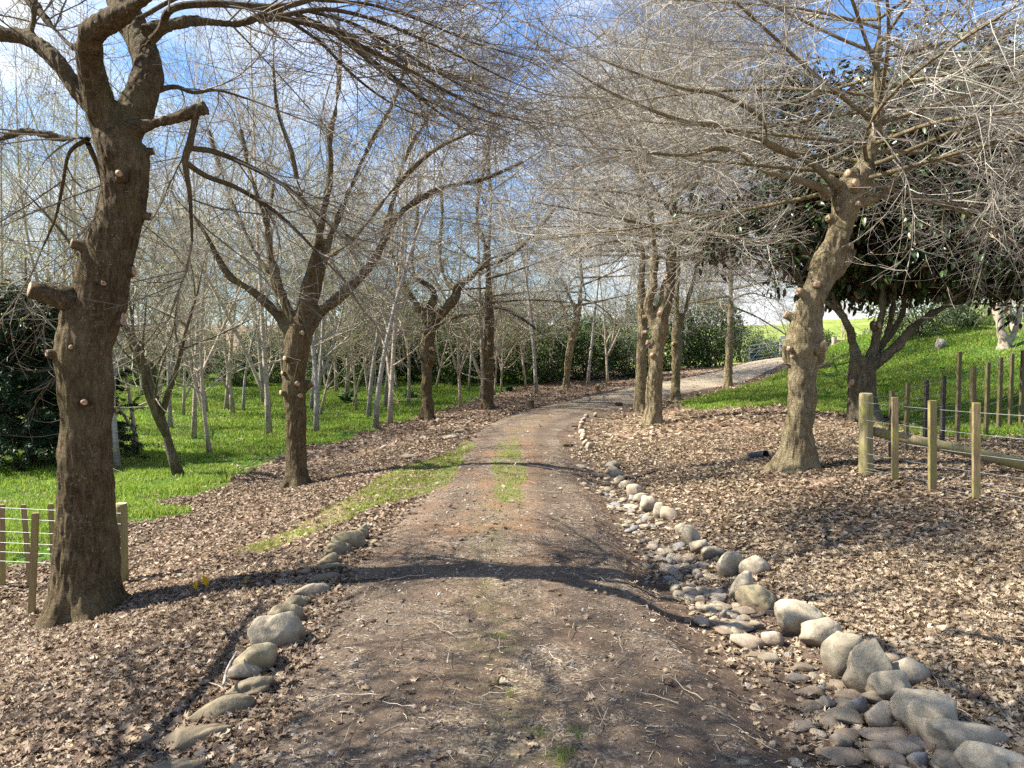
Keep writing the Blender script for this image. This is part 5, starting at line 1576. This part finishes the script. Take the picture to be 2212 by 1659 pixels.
def shrub(name, loc, r, clumps, per, size, mat, label, cat, group, seed, stems=5, spread=0.3):
    rng = np.random.default_rng(seed)
    loc = np.array([loc[0], loc[1], hz_(loc[0], loc[1])])
    root = empty(name, loc, label, cat, group)
    mb = MB()
    cs = ellipsoid_pts((0, 0, r[2] * 0.95), r, clumps, rng, 0.5)
    cs = cs[cs[:, 2] > 0.05]
    leaf_cloud(mb, cs, per, spread, size, rng, 'ell', np.array([0, 0, r[2] * 0.6]), 0)
    mb.build('crown', [mat], root, True)
    mt = MB()
    st = np.zeros((stems, 3)); d = rng.normal(0, 0.35, (stems, 3)); d[:, 2] = 1
    A, AR = grow(st, d, np.full(stems, r[2] * 1.5), np.full(stems, 0.04), 6, 0.08, (0, 0, 0.02), rng, 0.3)
    tubes(mt, A, AR, 6); mt.build('trunk', [M['bark_grey']], root, True)
    return root


HEDGE = 'dark evergreen shrubs massed behind the birch grove'
protos_s = [shrub('evergreen_shrub', (-400 + k * 30, 300), (1.9, 1.5, 1.75), 420, 16, (0.11, 0.2), M['shrub_leaf'], 'dark evergreen shrub in the mass behind the birch grove', 'shrub', HEDGE, 60 + k, 6, 0.36) for k in range(3)]
hrng = np.random.default_rng(8)
n = 0
for row, (y0, pxs) in enumerate([(36, np.arange(-60, 1440, 95)), (41, np.arange(-30, 1600, 120))]):
    for px in pxs:
        y = y0 + hrng.uniform(-1.5, 1.5) + (3 if px > 1250 else 0)
        x = (px - CX) / FPX * y
        o = protos_s[n % 3] if n < 3 else copy_tree(protos_s[n % 3])
        o.location = (x, y, hz_(x, y) - 0.1)
        s = hrng.uniform(0.85, 1.2) * (0.55 if px < 720 else 0.82) * (1.0 if row == 0 else 1.35)
        o.scale = (s, s, s * hrng.uniform(0.85, 1.15)); o.rotation_euler = (0, 0, hrng.random() * 6.28)
        n += 1
# behind the gate and along the foot of the far hill
for i, (px, y, r, mat, lab) in enumerate([(1450, 46, (2.2, 1.6, 1.4), 'shrub_leaf', 'rounded green bush behind the close pair of oaks'), (1530, 50, (2.4, 1.8, 1.5), 'shrub_leaf', 'green bush above the fallen log'), (1600, 54, (1.6, 1.3, 1.3), 'pale_shrub_leaf', 'pale green bush left of the metal gate'),
                                          (1655, 50, (1.3, 1.0, 0.75), 'shrub_leaf', 'low dark bush showing through the metal gate'), (1755, 53, (1.5, 1.2, 0.9), 'shrub_leaf', 'bush beside the pale leaning oak trunk at the far gate'),
                                          (1930, 42, (1.9, 1.5, 0.9), 'pale_shrub_leaf', 'pale green bush at the crest left of the stump'), (1985, 29, (2.0, 1.4, 1.35), 'pale_shrub_leaf', 'grey-green open bush on the bank crest behind the evergreen limbs'),
                                          (2075, 37, (2.4, 1.6, 1.6), 'pale_shrub_leaf', 'large pale bush on the crest left of the white-barked tree'), (2190, 46, (3.0, 2.0, 2.2), 'pale_shrub_leaf', 'yellowish bush behind the white-barked tree'), (2300, 44, (3, 2, 2.4), 'pale_shrub_leaf', 'pale bush at the right edge of the bank crest')]):
    x = (px - CX) / FPX * y
    shrub('bush', (x, y), r, 260, 16, (0.10, 0.19), M[mat], lab, 'bush', None, 160 + i, 5, 0.34)


def flax(px, y, h, n, label, seed):
    rng = np.random.default_rng(seed)
    x = (px - CX) / FPX * y
    loc = np.array([x, y, hz_(x, y)])
    a = rng.random(n) * 6.28
    d = np.stack([np.cos(a) * 0.5, np.sin(a) * 0.5, np.full(n, 1.0)], 1) + rng.normal(0, 0.2, (n, 3))
    P, R = grow(rng.normal(0, 0.15, (n, 3)) * np.array([1, 1, 0]), d, rng.uniform(0.7, 1.1, n) * h, np.full(n, 0.03), 6, 0.05, (0, 0, -0.05) + np.stack([np.cos(a), np.sin(a), a * 0], 1) * 0.09, rng, 0.15)
    side = norm(np.cross(P[:, 1] - P[:, 0], [0, 0, 1.0]))[:, None, :] * R[:, :, None]
    v = np.stack([P - side, P + side], 2).reshape(-1, 3)
    K_ = P.shape[1]
    i = (np.arange(n)[:, None] * K_ + np.arange(K_ - 1)[None]) * 2
    f = np.stack([i, i + 1, i + 3, i + 2], -1).reshape(-1, 4)
    mb = MB(); mb.add(v, f)
    o = mb.build('flax_plant', [M['flax']])
    o.location = loc
    tag(o, label, 'plant', None)


flax(2010, 31, 1.3, 150, 'strappy green flax clump right of the evergreen limbs, left of the stump', 1)
flax(2085, 30, 1.6, 170, 'tall strappy flax clump between stump and white-barked tree', 2)
flax(2125, 33, 1.5, 150, 'flax clump tucked against the white-barked tree', 3)
flax(2050, 34, 1.5, 150, 'flax clump behind the pale stump', 4)

# white-barked tree on the crest
rngw = np.random.default_rng(300)
g = G(2168, 752)
root = empty('birch_tree', (g[0], g[1], hz_(g[0], g[1])), 'white-barked tree with stems dividing at the ground on the right bank crest', 'tree')
o0 = np.array([g[0], g[1], hz_(g[0], g[1])]); D = float(g[1])
pol = [trunk_poly(l, D) for l in ([(2172, 760, 17), (2170, 740, 13), (2162, 715, 11), (2160, 690, 10), (2158, 650, 9), (2150, 590, 7), (2160, 500, 5)], [(2172, 745, 10), (2190, 722, 9), (2200, 690, 8), (2202, 640, 8), (2205, 560, 6), (2200, 460, 4)],
                                  [(2165, 710, 7, .2), (2150, 680, 5, .3), (2142, 640, 4, .4), (2130, 560, 3, .5)], [(2185, 720, 7, .2), (2180, 680, 7, .3), (2183, 620, 6, .3), (2185, 520, 4, .3)])]
solid_trunk('trunk', pol, M['bark_birch'], root, o0, 0.035, 0.04, o0[2], 3)
mb = crown_mesh(pol, rngw, None, dens=0.6, L1=1.8, L2=0.9, L3=0.4, thick=2.4, t0=0.4, p3=4, p2=4.5, buds=0.1)
mb.build('crown', [M['twig_birch'], M['bud']], root, False, o0)

# a line of far bare trees closing the view past the gate
for i, (px, y, k, s, lab) in enumerate([(1350, 45, 3, 1.2, 'bare tree above the bushes left of the close oak pair'), (1420, 48, 1, 1.2, 'bare tree directly behind the close oak pair'), (1490, 47, 4, 1.2, 'bare thin tree right behind the short-boled oak'),
                                        (1545, 52, 3, 1.1, 'bare thin tree over the fallen log'), (1700, 62, 2, 0.75, 'bare bushy tree on the far slope left of the pale oak trunk'), (1815, 58, 2, 0.8, 'bare bushy tree on the far slope right of the pale oak trunk'), (1910, 52, 2, 0.8, 'bare bushy tree behind the evergreen limbs')]):
    birch(0, 0, k, s, i * 1.3, lab, 'bare trees beyond the bend', ((px - CX) / FPX * y, y))


# ------------------------------------------------------------------ fences
def wire_between(mb, pts, r):
    tubes(mb, np.array(pts)[None], np.full((1, len(pts)), r), 4)


def post_obj(parent, name, px, top, bot, wpx, D, mat, round_=False, lean_px=0.0, o0=None, end=False, square=True):
    """a post whose foot is on the ground under (px+lean, bot)"""
    b = W(px + lean_px, bot, D); t = W(px, top, D)
    w = wpx * D / FPX
    mb = MB()
    if round_:
        ts = np.array([0, .02, 0.5, 0.97, 1.0])[:, None]
        P = (b - np.array([0, 0, 0.15])) * (1 - ts) + t * ts
        tubes(mb, P[None], np.array([[1.06, 1.05, 1.0, 0.99, 0.92]]) * w / 2, 16, cap=True)
    else:
        ln = ((t[0] - b[0]) / max(0.1, t[2] - b[2]), 0.0)
        boxes(mb, (b[0] - ln[0] * 0.15, b[1]), w, w * 0.75, b[2] - 0.15, t[2], 0.25 * math.sin(px), ln)
    o = mb.build(name, [mat], parent, round_, o0)
    if not round_:
        bv = o.modifiers.new('bevel', 'BEVEL'); bv.width = 0.004; bv.segments = 2
    if end and round_:
        mb = MB(); c = t + np.array([0, 0, 0.003]); a = np.linspace(0, 2 * np.pi, 16, endpoint=False)
        v = [c] + [c + np.array([math.cos(q) * w * .44, math.sin(q) * w * .44, 0]) for q in a]
        mb.add(v, [(0, 1 + i, 1 + (i + 1) % 16) for i in range(16)])
        mb.build('post_top', [M['post_end']], o, False, o0)
    return o, b, t


# right fence, near leg: round strainer post, three battens, a leaning strut rail, seven wires
gS = G(1869, 1024); DS = float(gS[1])
root = empty('wire_fence', gS, 'near post-and-wire fence with mossy round strainer post and sloping strut rail on the right', 'fence')
post_obj(root, 'strainer_post', 1871, 850, 1026, 29, DS, M['post'], True, 0, gS, True)
b = []
for px, top, bot, w in ((1933, 858, 1040, 13), (2014, 865, 1061, 15), (2109, 870, 1080, 15)):
    gg = G(px, bot); b.append((px, top, bot, float(gg[1])))
    post_obj(root, 'batten', px, top, bot, w, float(gg[1]), M['batten'], False, 0, gS)
# outside the frame the fence carries on to its next post
gE = G(2330, 1130); DE = float(gE[1])
post_obj(root, 'post', 2330, 880, 1130, 26, DE, M['post'], True, 0, gS, True)
for yS, yE in ((870, 905), (908, 960), (945, 1010), (980, 1050), (1000, 1075), (1012, 1095), (1018, 1112)):
    mb = MB()
    p0, p1 = W(1871, yS, DS - 0.085), W(2330, yE, DE - 0.07)
    wire_between(mb, [p0 * (1 - t) + p1 * t - np.array([0, 0, 0.015 * math.sin(math.pi * t)]) for t in np.linspace(0, 1, 9)], 0.0028)
    mb.build('wire', [M['wire']], root, True, gS)
mb = MB()
p0, p1 = W(1886, 932, DS + 0.02), W(2240, 1010, DS - 0.35)
tubes(mb, np.array([p0, 0.5 * (p0 + p1) + np.array([0, 0, 0.01]), p1])[None], np.array([[0.055, 0.062, 0.066]]), 14, cap=True)
mb.build('strut_rail', [M['post']], root, True, gS)

# right fence, far leg climbing the bank
root = empty('wire_fence', gS + np.array([0.2, 0.3, 0]), 'far post-and-wire fence of dark posts climbing the grassy bank on the right', 'fence')
FB = [(1915, 847, 990, 9, 'batten_dark', 1.05, 6), (1951, 829, 925, 8, 'batten_dark', 1.14, 0), (1993, 823, 925, 8, 'post_dark', 1.18, 0), (2030, 813, 950, 8.5, 'post_dark', 1.20, 0), (2064, 760, 935, 8, 'batten_dark', 1.26, 2), (2099, 792, 955, 13, 'batten_dark_round', 1.27, 0),
      (2128, 784, 935, 8, 'batten_dark', 1.36, 2), (2156, 773, 925, 8, 'batten_dark', 1.42, 2), (2181, 765, 915, 7, 'batten_dark', 1.48, 2), (2205, 757, 900, 7, 'batten_dark', 1.53, 2), (2250, 745, 890, 10, 'batten_dark_round', 1.6, 2)]
tops = []
for px, top, bot, w, m, k, ln in FB:
    D = DS * k
    bt = W(px, bot, D); bt[2] = hz_(bt[0], bt[1])
    t = W(px, top, D)
    mb = MB(); ww = w * D / FPX
    if m == 'batten_dark_round':
        P = np.array([bt - np.array([0, 0, 0.2]), 0.5 * (bt + t), t]); tubes(mb, P[None], np.full((1, 3), ww / 2), 12, cap=True)
        mb.build('post', [M['batten_dark']], root, False, gS)
    else:
        boxes(mb, (bt[0], bt[1]), ww, ww * 0.8, bt[2] - 0.15, t[2], 0.2, (0, 0))
        mb.build('batten', [M[m]], root, False, gS)
    tops.append((bt, t))
for fr in (0.93, 0.75, 0.58, 0.42, 0.28, 0.14):
    mb = MB()
    pts = [W(1871, 1026 - (1026 - 850) * fr, DS + 0.07)] + [bt * (1 - fr * (1.0 if i != 4 else 0.72)) + t * fr * (1.0 if i != 4 else 0.72) - np.array([0, 0.03, 0]) for i, (bt, t) in enumerate(tops)]
    wire_between(mb, pts, 0.0026)
    mb.build('wire', [M['wire']], root, True, gS)

# left fence behind the thick oak
gP = G(262, 1262); DP = float(gP[1])
root = empty('wire_fence', gP, 'post-and-wire fence behind the foot of the thick oak on the left', 'fence')
post_obj(root, 'strainer_post', 261, 1088, 1268, 27, DP, M['post'], True, 2, gP, True)
LB = [(4, 1090, 1215, 9, 0, 'batten'), (52, 1090, 1225, 9, 14, 'batten'), (110, 1088, 1232, 9, 6, 'batten')]
for px, top, bot, w, ln, m in LB:
    D = DP * 1.03
    bt = W(px + ln, bot, D); bt[2] = hz_(bt[0], bt[1])
    t = W(px, top, D)
    mb = MB(); ww = w * D / FPX
    boxes(mb, (bt[0], bt[1]), ww, ww * 0.8, bt[2] - 0.1, t[2], 0.3, ((t[0] - bt[0]) / (t[2] - bt[2]), 0))
    mb.build('batten', [M['batten']], root, False, gP)
for yy in (1097, 1120, 1148, 1172, 1192, 1212):
    mb = MB(); p0, p1 = W(261, yy + 12, DP - 0.07), W(-120, yy - 6, DP * 1.05 - 0.03)
    wire_between(mb, [p0 * (1 - t) + p1 * t for t in np.linspace(0, 1, 5)], 0.0026)
    mb.build('wire', [M['wire']], root, True, gP)
gB = G(68, 1330); DB = float(gB[1])
mb = MB(); bt = W(66, 1338, DB); t = W(75, 1108, DB)
boxes(mb, (bt[0], bt[1]), 13 * DB / FPX, 9 * DB / FPX, bt[2] - 0.1, t[2], 0.3, ((t[0] - bt[0]) / (t[2] - bt[2]), 0.0))
o = mb.build('fence_stake', [M['batten']], None, False, bt); o.location = [float(v) for v in bt]
tag(o, 'tall leaning wooden stake in front of the left wire fence, left of the thick oak', 'stake')

# far boundary fence
root = empty('wire_fence', (0, 0, 0), 'distant post-and-wire fence along the foot of the far green slope', 'fence')
pts = []
for i, px in enumerate(np.arange(1330, 2010, 38)):
    y = 56.0
    x = (px - CX) / FPX * y; z = hz_(x, y)
    if i == 0: root.location = (x, y, z); org = np.array([x, y, z])
    mb = MB(); tubes(mb, np.array([[x, y, z - 0.1], [x, y, z + 0.6], [x, y, z + 1.2]])[None], np.full((1, 3), 0.06), 8, cap=True)
    mb.build('post', [M['batten']], root, False, org); pts.append((x, y, z))
for h in (0.3, 0.55, 0.8, 1.05):
    mb = MB(); wire_between(mb, [np.array(p) + np.array([0, -0.07, h]) for p in pts], 0.007); mb.build('wire', [M['wire']], root, True, org)


# gate of galvanised tube left of the track's end, open
def tube_gate(pl, pr, h, label):
    root = empty('metal_gate', pl, label, 'gate')
    pl, pr = np.array(pl), np.array(pr)
    mb = MB(); u = pr - pl
    fr = [pl + [0, 0, 0.12], pl + [0, 0, h], pr + [0, 0, h], pr + [0, 0, 0.12], pl + [0, 0, 0.12]]
    for a, b2 in zip(fr[:-1], fr[1:]): tubes(mb, np.array([a, b2])[None], np.full((1, 2), 0.034), 8)
    mb.build('gate_frame', [M['tube']], root, True, pl)
    for k in range(1, 5):
        mb = MB(); z = 0.12 + (h - 0.12) * k / 5
        tubes(mb, np.array([pl + [0, 0, z], pr + [0, 0, z]])[None], np.full((1, 2), 0.014), 6); mb.build('rail', [M['tube']], root, True, pl)
    mb = MB(); tubes(mb, np.array([pl + [0, 0, 0.12], pl + u * 0.5 + [0, 0, h], pr + [0, 0, 0.12]])[None], np.full((1, 3), 0.02), 6); mb.build('brace', [M['tube']], root, True, pl)


y = 43.5
ga = [(1617 - CX) / FPX * y, y, 0]; gb = [(1692 - CX) / FPX * y, y + 0.6, 0]
ga[2] = hz_(ga[0], ga[1]); gb[2] = hz_(gb[0], gb[1])
tube_gate(ga, gb, 1.1, 'galvanised tube gate standing open left of the far end of the track')
mb = MB(); y = 43.0; x = (1698 - CX) / FPX * y; z = hz_(x, y)
root = empty('board_fence', (x, y, z), 'short fence of silvery boards left of the far gateway, beside the pale oak trunk', 'fence')
for k in range(3):
    mb = MB(); boxes(mb, (x, y), 0.75, 0.03, z + 0.45 + k * 0.33, z + 0.62 + k * 0.33, 0.1); mb.build('board', [M['board_grey']], root, False, (x, y, z))
mb = MB(); boxes(mb, (x + 0.42, y + 0.06), 0.14, 0.14, z - 0.1, z + 1.35, 0.1); mb.build('post', [M['rail_wood']], root, False, (x, y, z))
y = 41.0; x = (1801 - CX) / FPX * y; z = hz_(x, y)
root = empty('rail_fence', (x, y, z), 'post-and-rail timber fence right of the far gateway, seen past the evergreen limbs', 'fence')
for k in range(4):
    xx, yy = x + k * 1.35, y + k * 0.25; zz = hz_(xx, yy)
    mb = MB(); tubes(mb, np.array([[xx, yy, zz - 0.1], [xx, yy, zz + 0.6], [xx, yy, zz + (1.05 if k else 1.2)]])[None], np.full((1, 3), 0.13 if k == 0 else 0.07), 12, cap=True)
    mb.build('post', [M['rail_wood']], root, False, (x, y, z))
for h in (0.35, 0.62, 0.9):
    mb = MB(); boxes(mb, (x + 2.0, y + 0.27), 4.2, 0.04, z + h, z + h + 0.14, math.atan2(0.25, 1.35)); mb.build('rail', [M['rail_wood']], root, False, (x, y, z))


# ------------------------------------------------------------------ small things lying about
def lying_log(name, p0, p1, r0, r1, mat, label, cat, group=None, bend=0.0, ends=True):
    p0 = np.array(p0, float); p1 = np.array(p1, float)
    ts = np.linspace(0, 1, 7)[:, None]
    u = p1 - p0; side = norm(np.cross(u, [0, 0, 1.0]))
    P = p0 + u * ts + side * (np.sin(ts * math.pi) * bend) + np.array([0, 0, 1]) * 0
    R = np.linspace(r0, r1, 7)
    P[:, 2] += R * 0.8
    mb = MB(); tubes(mb, P[None], R[None], 10, cap=True)
    o = mb.build(name, [mat], None, True, p0); o.location = [float(v) for v in p0]
    return tag(o, label, cat, group)


lying_log('fallen_log', G(1500, 777), G(1566, 766), 0.13, 0.11, M['bark_oak_pale'], 'fallen log lying across the leaves beyond the far bend', 'log')
lying_log('fallen_log', G(1766, 797), G(1796, 793), 0.12, 0.1, M['bark_oak_pale'], 'short log at the grass edge between the pale oak and the evergreen', 'log')
lying_log('fallen_branch', G(950, 826), G(1006, 818), 0.035, 0.06, M['bark_birch_grey'], 'fallen branch on the lawn right of the burled oak', 'branch', None, 0.2)
lying_log('cut_billet', G(1332, 877), G(1342, 876), 0.06, 0.055, M['bark_oak'], 'dark cut log piece on the near left bend of the track', 'log')
for px, py, lab in ((1146, 882, 'short dark stump peg at the left track edge before the bend'), (1289, 846, 'small stump peg at the left track edge after the bend')):
    g = G(px, py); mb = MB()
    tubes(mb, np.array([g - [0, 0, 0.05], g + [0, 0, 0.1], g + [0, 0, 0.22]])[None], np.array([[0.12, 0.105, 0.1]]), 12, cap=True)
    o = mb.build('stump', [M['bark_oak']], None, False, g); o.location = [float(v) for v in g]; tag(o, lab, 'stump')
for (x_, y_), lab in ((Z5(1515, 1104), 'dark rotten wood chunk left of the far stone row'), (Z5(1465, 1226), 'dark wood chunk on bare earth below the far stone row')):
    g = G(x_, y_); lying_log('wood_chunk', g + np.array([-0.09, 0, 0]), g + np.array([0.09, 0.06, 0]), 0.032, 0.022, M['bark_oak'], lab, 'wood chunk')
g = G(2031, 752); mb = MB()
tubes(mb, np.array([g - [0, 0, 0.1], g + [0, 0, 0.12], g + [0.03, 0, 0.30]])[None], np.array([[0.19, 0.15, 0.13]]), 12, cap=True)
o = mb.build('stump', [M['bark_birch_grey']], None, True, g); o.location = [float(v) for v in g]; tag(o, 'pale weathered stump on the crest of the right bank', 'stump')
# drain pipe
p0, p1 = G(1622, 991), G(1652, 990)
mb = MB(); u = norm(p1 - p0); P = np.array([p0 + [0, 0.05, 0.02], p1 + [0, -0.05, 0.06]])
for rr in (0.062, 0.053): tubes(mb, P[None], np.full((1, 2), rr), 20)
P2 = np.array([P[1] - norm(P[1] - P[0]) * 0.002, P[1] + norm(P[1] - P[0]) * 0.0])
tubes(mb, np.array([P[1], P[1] + norm(P[1] - P[0]) * 0.0005])[None], np.array([[0.062, 0.053]]), 20)
o = mb.build('drain_pipe', [M['pipe']], None, True, p0); o.location = [float(v) for v in p0]
tag(o, 'black plastic drain pipe end poking from the leaves left of the pale burled oak', 'pipe')
# yellow leaves
yt = leaf_templates('oak', 3, np.random.default_rng(2))
for i, (x_, y_, s, lab) in enumerate([(1320, 500, 0.12, 'bright yellow leaf standing upright, larger of the pair by the thick oak'), (1258, 522, 0.09, 'bright yellow leaf, smaller of the pair by the thick oak'), (1592, 478, 0.10, 'yellow leaf lying alone between the pair and the stones')]):
    g = G(*Z1(x_, y_)); v, f = yt[i]; mb = MB()
    a = 0.4 * i; tl = 1.1 if i < 2 else 0.4
    vv = v * s; vv = np.stack([vv[:, 0] * math.sin(tl + 0) * 0 + vv[:, 1], vv[:, 2] - vv[:, 0] * math.cos(tl), (vv[:, 0] + 0.5 * s) * math.sin(tl)], 1)
    vv = np.stack([vv[:, 0] * math.cos(a) - vv[:, 1] * math.sin(a), vv[:, 0] * math.sin(a) + vv[:, 1] * math.cos(a), vv[:, 2]], 1)
    mb.add(vv, f); o = mb.build('yellow_leaf', [M['yellow_leaf']]); o.location = (float(g[0]), float(g[1]), float(g[2]) + 0.02); tag(o, lab, 'leaf')
# weeds on the lawn
wt = leaf_templates('ell', 4, np.random.default_rng(4))
for i, (px, py, s, lab) in enumerate([(890, 862, 0.34, 'dark broad-leaved weed on the lawn left of the burled oak'), (750, 868, 0.4, 'dark weed at the foot of the birch between second and third left oaks'), (842, 836, 0.3, 'pale green weed farther back left of the burled oak'), (1100, 845, 0.25, 'small weed right of the slim oak'),
                                      (1250, 822, 0.25, 'low weed in the leaves right of the bend oak')]):
    r_ = np.random.default_rng(i + 50); g = G(px, py); n = 46
    a = r_.random(n) * 6.28; d = np.stack([np.cos(a), np.sin(a), r_.uniform(0.2, 1.6, n)], 1)
    mb = MB(); place(mb, wt, np.stack([np.cos(a) * 0.05, np.sin(a) * 0.05, r_.random(n) * s * 0.5], 1), frame_from(d, r_), r_.uniform(0.5, 1.0, n) * s)
    o = mb.build('weed', [M['weed']]); o.location = [float(v) for v in g]; tag(o, lab, 'weed')
# sticks on the track
STK = [(Z2, 1000, 1090, 1010, 1125, 958, 1145, 0.007, 'dark forked stick in the middle of the foreground track'), (Z2, 720, 787, 790, 782, 852, 787, 0.004, 'straight pale stick left of the track centre'), (Z2, 300, 700, 300, 735, 392, 742, 0.004, 'hooked pale twig near the left track edge'),
       (Z2, 255, 1228, 290, 1212, 322, 1203, 0.005, 'short dark stick in the left wheel rut'), (Z2, 0, 1310, 70, 1312, 138, 1332, 0.005, 'pale stick at the lower left track edge'), (Z2, 1325, 1015, 1360, 1003, 1392, 995, 0.004, 'short stick right of the track centre, left of its neighbour'),
       (Z2, 1442, 1005, 1475, 985, 1508, 975, 0.004, 'short slanting stick right of the track centre, right of its neighbour'), (Z2, 110, 670, 140, 705, 185, 722, 0.004, 'bent pale twig below the left boulders'), (Z2, 1975, 1400, 2030, 1404, 2078, 1402, 0.005, 'straight pale stick at the right track edge'),
       (Z3, 220, 1490, 290, 1590, 470, 1630, 0.004, 'long curved bare twig beside the near cobbles'), (Z1, 1440, 1250, 1465, 1160, 1525, 1060, 0.008, 'pale stick lying across the lichen-spotted left stone'), (Z1, 665, 1190, 705, 1120, 765, 1040, 0.006, 'straight stick in the leaves in front of the thick oak'),
       (Z2, 0, 470, 150, 455, 290, 440, 0.008, 'dark stick by the left boulders at the shadow edge'), (Z3, 1430, 860, 1530, 868, 1640, 888, 0.008, 'pale stick in the leaves behind the right boulders')]
for z, x0, y0, x1, y1, x2, y2, r, lab in STK:
    pts = [G(*z(x0, y0)), G(*z(x1, y1)), G(*z(x2, y2))]
    c = catmull(pts, 5); lift = 0.012 if 'across' not in lab else 0.0
    if 'across' in lab: c[:, 2] += np.linspace(0.10, 0.13, len(c))
    c[:, 2] += r + lift + np.random.default_rng(int(x0)).normal(0, 0.002, len(c))
    mb = MB(); tubes(mb, c[None], np.linspace(r, r * 0.6, len(c))[None], 7, cap=True)
    if 'forked' in lab:
        f2 = catmull([c[3], c[3] + (c[0] - c[3]) * 0.6 + np.array([0.03, 0.02, 0.01]), c[0] + np.array([0.06, 0.0, 0.0])], 4); tubes(mb, f2[None], np.linspace(r * .8, r * 0.5, len(f2))[None], 7, cap=True)
    o = mb.build('fallen_stick', [M['bark_oak'] if 'dark' in lab else M['bark_birch_grey']], None, True, c[0]); o.location = [float(v) for v in c[0]]
    tag(o, lab, 'stick')
